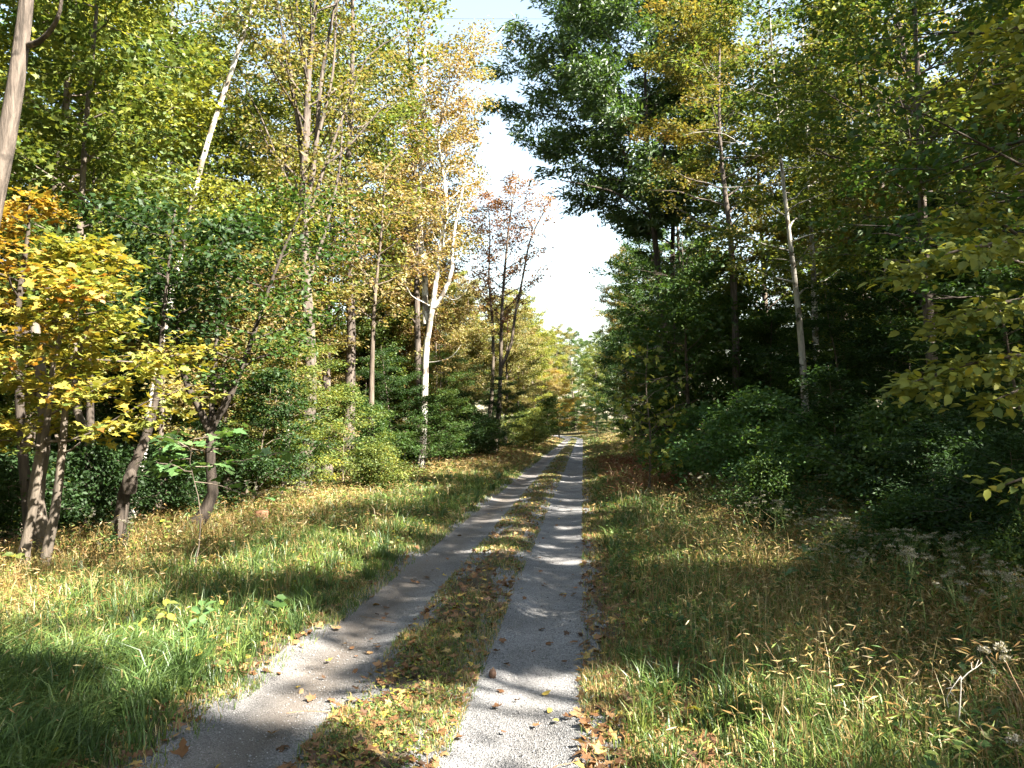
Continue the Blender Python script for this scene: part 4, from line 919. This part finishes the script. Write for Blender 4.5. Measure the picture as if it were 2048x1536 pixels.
# leaf litter too small and too many to count, thick along the track edges and under the trees
def litter(name, n, u0, u1, y0, y1, size, pw=1.3):
    x, y, u = sample(n, u0, u1, y0, y1, pw); m = len(x); a = GR.uniform(0, 6.283, m)
    V, Fs, kk = leaves(np.stack([x, y, H(x, y) + .018 + GR.random(m) * .02], -1), nz(GR.normal(0, .35, (m, 3)) + [0, 0, 1]), np.stack([np.cos(a), np.sin(a), GR.normal(0, .25, m)], -1), size * GR.uniform(.5, 1.4, m), MAPLE2)
    link(name, make_mesh(name, V, Fs, LITTER, tint=np.repeat(GR.random(m), kk)), kind='stuff')
LITTER = leaf_mat('dry_leaf', [(0, (.06, .035, .02)), (.35, BR), (.65, (.20, .10, .045)), (.85, (.30, .19, .09)), (1, (.42, .30, .06))], trans=.15, rnd=0)
litter('median_leaf_litter', 2600, -1.5, -.8, 3, 60, .055)
litter('right_edge_leaf_litter', 3200, -.14, .5, 3, 60, .06)
litter('left_edge_leaf_litter', 1300, -2.7, -2.2, 3, 60, .055)
litter('left_wood_leaf_litter', 5000, -16, -5.2, 6, 40, .10, 1.1)
litter('right_wood_leaf_litter', 6000, 5, 16, 6, 40, .10, 1.1)

# loose stones of the gravel
x, y, u = sample(13000, -2.35, .08, 2.9, 14, 1.9)
k = ((u > -.84) | (u < -1.46)) & (GR.random(len(x)) < .35 + vn(x * 2, y * 2, 40)); x, y = x[k], y[k]; m = len(x)
O = np.array([[1, 0, 0], [0, 1, 0], [-1, 0, 0], [0, -1, 0], [0, 0, .75], [0, 0, -.6]], float)
s = GR.uniform(.0022, .0062, m) * (1 + .8 * (GR.random(m) < .06))
V = np.stack([x, y, H(x, y) + .010], -1)[:, None] + O[None] * s[:, None, None] * GR.uniform(.6, 1.3, (m, 6, 1))
FT = np.array([[0, 1, 4], [1, 2, 4], [2, 3, 4], [3, 0, 4], [1, 0, 5], [2, 1, 5], [3, 2, 5], [0, 3, 5]])
g = GR.uniform(.08, .33, m); col = np.repeat(np.stack([g, g * .97, g * .93], -1), 6, 0)
STONE = col_mat('gravel_stone', 0.0, .02)
link('gravel', make_mesh('gravel', V.reshape(-1, 3), [(np.arange(m)[:, None, None] * 6 + FT[None]).reshape(-1, 3)], STONE, col=col), kind='stuff')

# ------------------------------------------------------------------ fallen leaves one can count
def leaf_mesh(T, c, rng, curl):
    V, Fs = T[0].copy(), T[1]
    r = np.hypot(V[:, 0] - .4, V[:, 1]); V[:, 2] = curl * (r ** 2) * rng.uniform(.5, 1.2) + rng.normal(0, .03, len(V)); V[:, 0] -= .4
    return make_mesh('fallen_leaf', V, Fs, LITTER, tint=np.full(len(V), c))
LR = np.random.default_rng(12)
LM = {}
for cn, c in (('dark brown', .08), ('brown', .36), ('red-brown', .55), ('tan', .80), ('yellow', .99)):
    LM[cn] = [leaf_mesh(T, c, LR, q) for T, q in ((MAPLE, .5), (MAPLE, -.5), (MAPLE2, .7), (OVAL, .4), (OVAL, -.5))]
def drop(label, cn, x, y, size, v=None, group=None, dz=0.0):
    o = link('fallen_leaf', LM[cn][int(LR.integers(5)) if v is None else v], None, (x, y, float(H(x, y)) + .022 + dz), (LR.normal(0, .25), LR.normal(0, .25), LR.uniform(0, 6.28)), label=label, category='leaf', group=group)
    o.scale = (size,) * 3
for px, py, cn, sz, v, lb in [
 (450, 1511, 'yellow', .09, 3, 'yellow-orange fallen leaf on the left track at the bottom edge'), (380, 1487, 'red-brown', .125, 0, 'large brown maple leaf on the left track beside the grass'),
 (555, 1449, 'tan', .085, 2, 'tan lobed leaf alone in the middle of the left track'), (574, 1478, 'dark brown', .085, 1, 'dark curled leaf on the left track near the median'),
 (664, 1309, 'yellow', .075, 2, 'yellow leaf on the left track in the shade edge'), (567, 1336, 'red-brown', .075, 4, 'orange-brown leaf on the sunlit left track'),
 (490, 1336, 'tan', .14, 3, 'large pale leaf lying at the left road edge'), (678, 1250, 'tan', .10, 0, 'pale tan leaf on the shaded left track'),
 (995, 1400, 'red-brown', .075, 0, 'red-brown lobed leaf left of centre on the sunlit right track'), (1098, 1403, 'yellow', .07, 4, 'half-shadowed yellow leaf in the middle of the right track'),
 (1110, 1425, 'yellow', .07, 3, 'yellow oval leaf with dark rim on the sunlit right track'), (1150, 1415, 'tan', .09, 0, 'pale yellow lobed leaf at the right of the sunlit track'),
 (1090, 1372, 'yellow', .075, 3, 'narrow greenish-yellow leaf flat on the right track'), (1182, 1506, 'red-brown', .13, 1, 'large curled brown leaf at the bottom of the right track'),
 (922, 1465, 'red-brown', .09, 2, 'red-brown leaf at the median side of the right track'), (876, 1511, 'tan', .09, 3, 'pale oval leaf on the median edge near the bottom'),
 (870, 1336, 'red-brown', .10, 0, 'reddish leaf lying on the shaded end of the median'), (1240, 1388, 'red-brown', .11, 0, 'red-brown leaf heaped in the grass right of the sunlit track'),
 (375, 1432, 'brown', .10, 2, 'brown upturned leaf at the left road edge'), (716, 1332, 'red-brown', .075, 4, 'small red leaf at the left edge of the sunlit median'),
 (1150, 1172, 'red-brown', .07, 0, 'small red leaf on the shaded right track'), (1097, 1274, 'brown', .08, 1, 'brown leaf in the dappled shade of the right track')]:
    Y = F * CAMZ / (py - 850.0); drop(lb, cn, (px - CX) / F * Y, Y, sz * .85, v)
places = [('on the left gravel track', -2.3, -1.5, 60), ('on the right gravel track', -.8, .0, 62), ('on the grassy median', -1.45, -.85, 70), ('along the right track edge', .0, .6, 60), ('along the left grass edge', -2.9, -2.3, 30)]
for pl, u0, u1, n in places:
    ex, ey, eu = sample(n * 3, u0, u1, 3.3, 24, 1.5)
    for i in range(min(n, len(ex))):
        cn = ('dark brown', 'brown', 'red-brown', 'red-brown', 'tan', 'yellow')[int(LR.choice(6, p=[.25, .25, .2, .08, .14, .08]))]
        drop(f'small {cn} leaf lying {pl}', cn, ex[i], ey[i], LR.uniform(.03, .07), None, f'{cn} leaves {pl}')

# ------------------------------------------------------------------ weeds and seedlings
WR = np.random.default_rng(77)
STEM = flat_mat('dry_stem', (.22, .14, .08), noise=.3); STEMG = flat_mat('green_stem', (.10, .13, .04), noise=.3)
HEAD = leaf_mat('fluffy_seed_head', [(0, (.18, .165, .13)), (1, (.36, .34, .28))], trans=.3, gloss=0)
DEAD = flat_mat('bleached_stalk', (.50, .45, .38), noise=.2)
def head_mesh(r, n, flatz=.5):
    P = WR.normal(0, 1, (n, 3)); P = nz(P) * (WR.random((n, 1)) ** .4) * r; P[:, 2] = np.abs(P[:, 2]) * flatz
    V, Fs, k = leaves(P, nz(WR.normal(0, 1, (n, 3)) + [0, 0, .6]), WR.normal(0, 1, (n, 3)), r * WR.uniform(.25, .5, n), QUAD)
    return make_mesh('seed_head', V, Fs, HEAD, tint=np.repeat(WR.random(n), k))
def weed_proto(h, nst, hr):
    st, heads, LP, LD = [], [], [], []
    for i in range(nst):
        a = WR.uniform(0, 6.28); b0 = np.array([math.cos(a), math.sin(a), 0]) * .03 * nst ** .5; l = h * WR.uniform(.8, 1.1)
        p = smooth_path([b0, b0 * 1.5 + [0, 0, l * .5], b0 * 2 + [WR.normal(0, .06), WR.normal(0, .06), l]], 6)
        st.append((p, np.linspace(.004, .002, 6)))
        for q in range(4):
            e = p[-1] + [WR.normal(0, .05), WR.normal(0, .05), WR.uniform(-.02, .05)]
            st.append((np.array([p[-2], (p[-2] + e) / 2 + [0, 0, .01], e]), np.array([.002, .0016, .0012]))); heads.append(e)
        for q in range(9):
            t = WR.uniform(.1, .9); LP.append(p[0] * (1 - t) + p[-1] * t); LD.append([WR.normal(), WR.normal(), WR.normal(-.1, .25)])
    V, Fs = tubes(st, 4); sm = make_mesh('stem', V, Fs, STEMG)
    LP, LD = np.array(LP), nz(np.array(LD)); V, Fs, k = leaves(LP, nz(WR.normal(0, .3, LP.shape) + [0, 0, 1]), LD, WR.uniform(.05, .10, len(LP)), SLIM)
    lm = make_mesh('foliage', V, Fs, M['green'], tint=np.repeat(WR.random(len(LP)), k))
    return sm, lm, [(e, head_mesh(hr * WR.uniform(.7, 1.2), 34)) for e in heads]
WP = [weed_proto(.55, 3, .028), weed_proto(.7, 2, .032), weed_proto(.45, 4, .024)]
def weed(label, x, y, sc=1.0, kind=None, group=None):
    sm, lm, hs = WP[int(WR.integers(3)) if kind is None else kind]
    r = thing('seeding_weed', label, 'weed', gz(x, y), group, WR.uniform(0, 6.28)); r.scale = (sc,) * 3
    link('stem', sm, r); link('foliage', lm, r)
    for e, hm in hs: link('seed_head', hm, r, e)
for lb, px, py in [('pale fluffy seed-head weed lit at the middle of the shaded right verge', 1640, 1215), ('pale seed-head weed right behind the lit one', 1700, 1190), ('seed-head weed standing at the right bramble foot', 1790, 1235),
                   ('fluffy weed at the far right edge of the verge', 1990, 1330), ('seed-head weed in shade below the dark bramble mound', 1880, 1250)]:
    wx, wy = foot(px, py); weed(lb, wx, wy, 1.0)
ex, ey, eu = sample(420, 1.9, 5.0, 4.4, 16, 1.2)
for i in range(min(90, len(ex))): weed('off-white seed-head weed among the shaded right verge plants', ex[i], ey[i], WR.uniform(.7, 1.15), None, 'seeding weeds of the right verge')
ex, ey, eu = sample(60, -6.6, -5.2, 8, 22, 1.2)
for i in range(min(16, len(ex))): weed('seed-head weed at the left wood edge', ex[i], ey[i], WR.uniform(.6, 1.0), None, 'seeding weeds of the left wood edge')

def stalk(name, label, base, pts, r, heads=(), lv=0, mat=None, hr=.03, side=()):
    base = np.asarray(base); root = thing(name, label, 'weed', base)
    V, Fs = tubes([(smooth_path(pts, 8) - base, np.linspace(r, r * .5, 8))] + [(smooth_path(s_, 5) - base, np.linspace(r * .5, r * .2, 5)) for s_ in side], 5)
    link('stem', make_mesh('stem', V, Fs, mat or STEM, smooth=True), root)
    for e, q in heads: link('seed_head', head_mesh(q, 130, .75), root, np.asarray(e) - base)
    if lv:
        q = smooth_path(pts, 20)[2:17] - base; P = q[WR.integers(15, size=lv)]
        V, Fs, k = leaves(P, nz(WR.normal(0, .3, (lv, 3)) + [0, 0, 1]), nz(WR.normal(0, 1, (lv, 3)) * [1, 1, .3]), WR.uniform(.03, .05, lv), LANCE)
        link('foliage', make_mesh('foliage', V, Fs, M['yg'], tint=np.repeat(WR.random(lv), k)), root)
b = at(2075, 1500, 3.3); b[2] = H(b[0], b[1])
stalk('brown_headed_weed', 'tall reddish weed stalk with rounded brown seed head at the lower right edge', b, [b, at(2055, 1420, 3.3), at(2028, 1360, 3.3), at(2006, 1312, 3.3)], .0045, [(at(2003, 1300, 3.3), .034), (at(2010, 1318, 3.29), .026)], 14)
b = at(2060, 1520, 3.4); b[2] = H(b[0], b[1])
stalk('leaning_weed', 'thin leaning weed stalk with smaller brown head left of the taller one', b, [b, at(2030, 1400, 3.4), at(2000, 1350, 3.4), at(1972, 1312, 3.4)], .0035, [(at(1969, 1303, 3.4), .028)], 10)
b = at(2060, 1600, 3.1); b[2] = H(b[0], b[1])
stalk('corner_weed', 'greyish seed head on a short stem in the lower right corner', b, [b, at(2040, 1540, 3.1), at(2030, 1490, 3.1)], .0035, [(at(2030, 1482, 3.1), .034)], 8)
b = at(1925, 1500, 3.6); b[2] = H(b[0], b[1])
stalk('dead_stalk', 'bleached dead stalk with a broken hooked top at the lower right', b, [b, at(1918, 1450, 3.6), at(1921, 1390, 3.6), at(1922, 1354, 3.6)], .005, (), 0, DEAD,
      side=[[at(1922, 1352, 3.6), at(1905, 1375, 3.58), at(1893, 1398, 3.56)], [at(1922, 1360, 3.6), at(1940, 1342, 3.6), at(1952, 1336, 3.6), at(1964, 1325, 3.6)], [at(1944, 1340, 3.6), at(1942, 1325, 3.6)],
            [at(1905, 1375, 3.58), at(1892, 1377, 3.58)], [at(1900, 1384, 3.57), at(1909, 1392, 3.56)], [at(1893, 1398, 3.56), at(1897, 1415, 3.55)], [at(1950, 1337, 3.6), at(1957, 1320, 3.6)]])
b = at(1590, 1440, 3.9); b[2] = H(b[0], b[1])
stalk('bent_straw', 'long bent straw stalk rising out of the right verge grass', b, [b, at(1580, 1380, 3.9), at(1555, 1330, 3.9), at(1530, 1285, 3.9)], .003)

def seedling(name, label, x, y, h, leafm, size, n, tm=OVAL, spread=.5, ov=None):
    """a stem with a few large leaves, each leaf a part"""
    root = thing(name, label, 'plant', gz(x, y)); t = np.array([WR.normal(0, .02), WR.normal(0, .02), h])
    V, Fs = tubes([(smooth_path([[0, 0, -.02], t * .5 + [WR.normal(0, .01), 0, 0], t], 6), np.linspace(.0045, .002, 6))], 5)
    link('stem', make_mesh('stem', V, Fs, STEMG, smooth=True), root)
    s = WR.uniform(.35, 1.0, n)[:, None]; a = np.arange(n) * 2.4 + WR.uniform(0, 6); D = np.stack([np.cos(a), np.sin(a), WR.normal(.15, .2, n)], -1)
    leaf_objects(root, t * s + D * [.01, .01, 0], nz(WR.normal(0, .25, (n, 3)) + [.1, -.35, 1]), D, size * WR.uniform(.75, 1.2, n), M[leafm], tm, WR)
for nm, lb, px, py, h, lm, sz, n, tm in [
 ('yellow_seedling', 'yellow-green seedling with a round top leaf in the sunlit left grass', 345, 1275, .30, 'fresh', .085, 7, OVAL),
 ('pale_leaved_plant', 'pale upright plant with broad whitish-green leaves in the sunlit left grass', 410, 1275, .32, 'maple_g', .12, 6, OVAL),
 ('yellow_vine', 'low yellow-leaved plant in the brightest left grass', 395, 1340, .12, 'yellow', .085, 9, OVAL),
 ('broad_leaf_plant', 'low broad-leaved green plant in the left foreground grass', 250, 1395, .10, 'green', .11, 7, OVAL),
 ('lime_plant', 'low lime-green plant left of the yellow-leaved one', 330, 1350, .14, 'fresh', .08, 8, OVAL),
 ('shaded_seedling', 'green seedling in the shaded grass beside the left track', 560, 1235, .20, 'green', .09, 7, OVAL),
 ('verge_seedling', 'small bright plant in the sunlit grass right of the road', 1400, 1455, .09, 'yg', .08, 9, OVAL),
 ('large_leaf_weed', 'bluish-green plant with three large leaves in the shaded right verge', 1590, 1190, .36, 'maple_g', .15, 4, OVAL),
 ('lobed_seedling', 'maple seedling with lobed leaves at the right verge bramble', 1365, 1010, .62, 'green', .16, 9, MAPLE),
 ('left_edge_seedling', 'bright green large-leaved seedling at the foot of the maple stems', 45, 1150, .22, 'fresh', .11, 8, OVAL),
 ('edge_seedling', 'light green seedling right of the crooked tree base', 335, 1105, .45, 'fresh', .09, 9, OVAL),
 ('wood_edge_seedling', 'small green seedling by the pale sprouts of the crooked tree', 225, 1120, .30, 'maple_g', .09, 6, OVAL),
 ('corner_seedling', 'green seedling in the shaded right verge near the frame edge', 1700, 1090, .4, 'yg', .11, 8, OVAL)]:
    wx, wy = foot(px, py); seedling(nm, lb, wx, wy, h, lm, sz, n, tm)

# ------------------------------------------------------------------ small things
wx, wy = foot(525, 1052)
root = thing('tree_stump', 'small reddish cut stump in the grass right of the forked tree', 'stump', gz(wx, wy))
V, Fs = tubes([(np.array([[0, 0, -.05], [0, 0, .0], [.01, 0, .08], [.015, 0, .12]]), np.array([.16, .125, .11, .105]))], 14)
link('bark', make_mesh('bark', V, Fs, BK['brown'], smooth=True), root)
a = np.linspace(0, 6.283, 14, endpoint=False); rr_ = .10 * (1 + .05 * np.sin(a * 3))
V = np.vstack([np.stack([.015 + rr_ * np.cos(a), rr_ * np.sin(a), np.full(14, .205)], -1), [[.015, 0, .21]]])
V = np.vstack([V, np.stack([.015 + rr_ * np.cos(a), rr_ * np.sin(a), np.full(14, .11)], -1)])
j = np.arange(14)
link('cut_top', make_mesh('cut_top', V, [np.stack([j, (j + 1) % 14, np.full(14, 14)], -1), np.stack([j + 15, (j + 1) % 14 + 15, (j + 1) % 14, j], -1)], flat_mat('cut_wood', (.34, .17, .10), noise=.3, scale=30)), root)
wx, wy = foot(986, 1344)
t = np.linspace(0, np.pi, 11); p = np.linspace(0, 2 * np.pi, 16, endpoint=False); T, P_ = np.meshgrid(t, p, indexing='ij')
rad = .029 * (1 + .08 * np.sin(P_ * 5 + T * 3) + .05 * np.sin(P_ * 9 - T * 7))
V = np.stack([rad * np.sin(T) * np.cos(P_) * .85, rad * np.sin(T) * np.sin(P_) * .8, rad * np.cos(T) * 1.1], -1).reshape(-1, 3)
i, j = np.meshgrid(np.arange(10), np.arange(16), indexing='ij')
root = thing('nut_husk', 'dark brown nut husk standing on the gravel at the edge of the sunlit patch', 'nut', gz(wx, wy) + [0, 0, .032])
link('husk', make_mesh('husk', V, [np.stack([i * 16 + j, i * 16 + (j + 1) % 16, (i + 1) * 16 + (j + 1) % 16, (i + 1) * 16 + j], -1).reshape(-1, 4)], flat_mat('husk', (.13, .075, .05), .7, .45, 60), smooth=True), root)
V, Fs = tubes([(np.array([[0, 0, .028], [.002, 0, .036], [.005, 0, .042]]), np.array([.005, .004, .003]))], 5)
link('stub', make_mesh('stub', V, Fs, STEM, smooth=True), root)
# twigs on the road
for lb, px, py, l, a in [('thin twig lying on the left track near the median', 640, 1412, .16, .1), ('short dark twig at the bottom of the right track', 1125, 1512, .09, .7), ('tan twig across the shaded left track', 760, 1230, .2, 2.6)]:
    wx, wy = foot(px, py); V, Fs = tubes([(smooth_path([[-l, 0, .02], [-l * .3, .012, .024], [l * .4, -.01, .022], [l, .006, .03]], 7), np.linspace(.003, .0015, 7))], 5)
    link('twig', make_mesh('twig', V, Fs, STEM, smooth=True), None, gz(wx, wy), (0, 0, a), label=lb, category='twig')
# overhead wires crossing the road
WIRE = flat_mat('dark_wire', (.10, .10, .11))
for lb, y_, Yd, r in (('thin dark overhead wire crossing the sky gap near the top', 33, 44, .012), ('faint lower overhead wire crossing the sky gap', 111, 58, .008)):
    a, b = at(700, y_ - 2, Yd), at(1400, y_ + 1, Yd); c = (a + b) / 2 - [0, 0, .15]
    e0, e1 = a + (a - b) * 1.2 + [0, 0, 1.2], b + (b - a) * 1.2 + [0, 0, 1.2]
    V, Fs = tubes([(smooth_path([e0, a, c, b, e1], 24), np.full(24, r))], 5)
    link('overhead_wire', make_mesh('overhead_wire', V, Fs, WIRE, smooth=True), None, label=lb, category='wire')
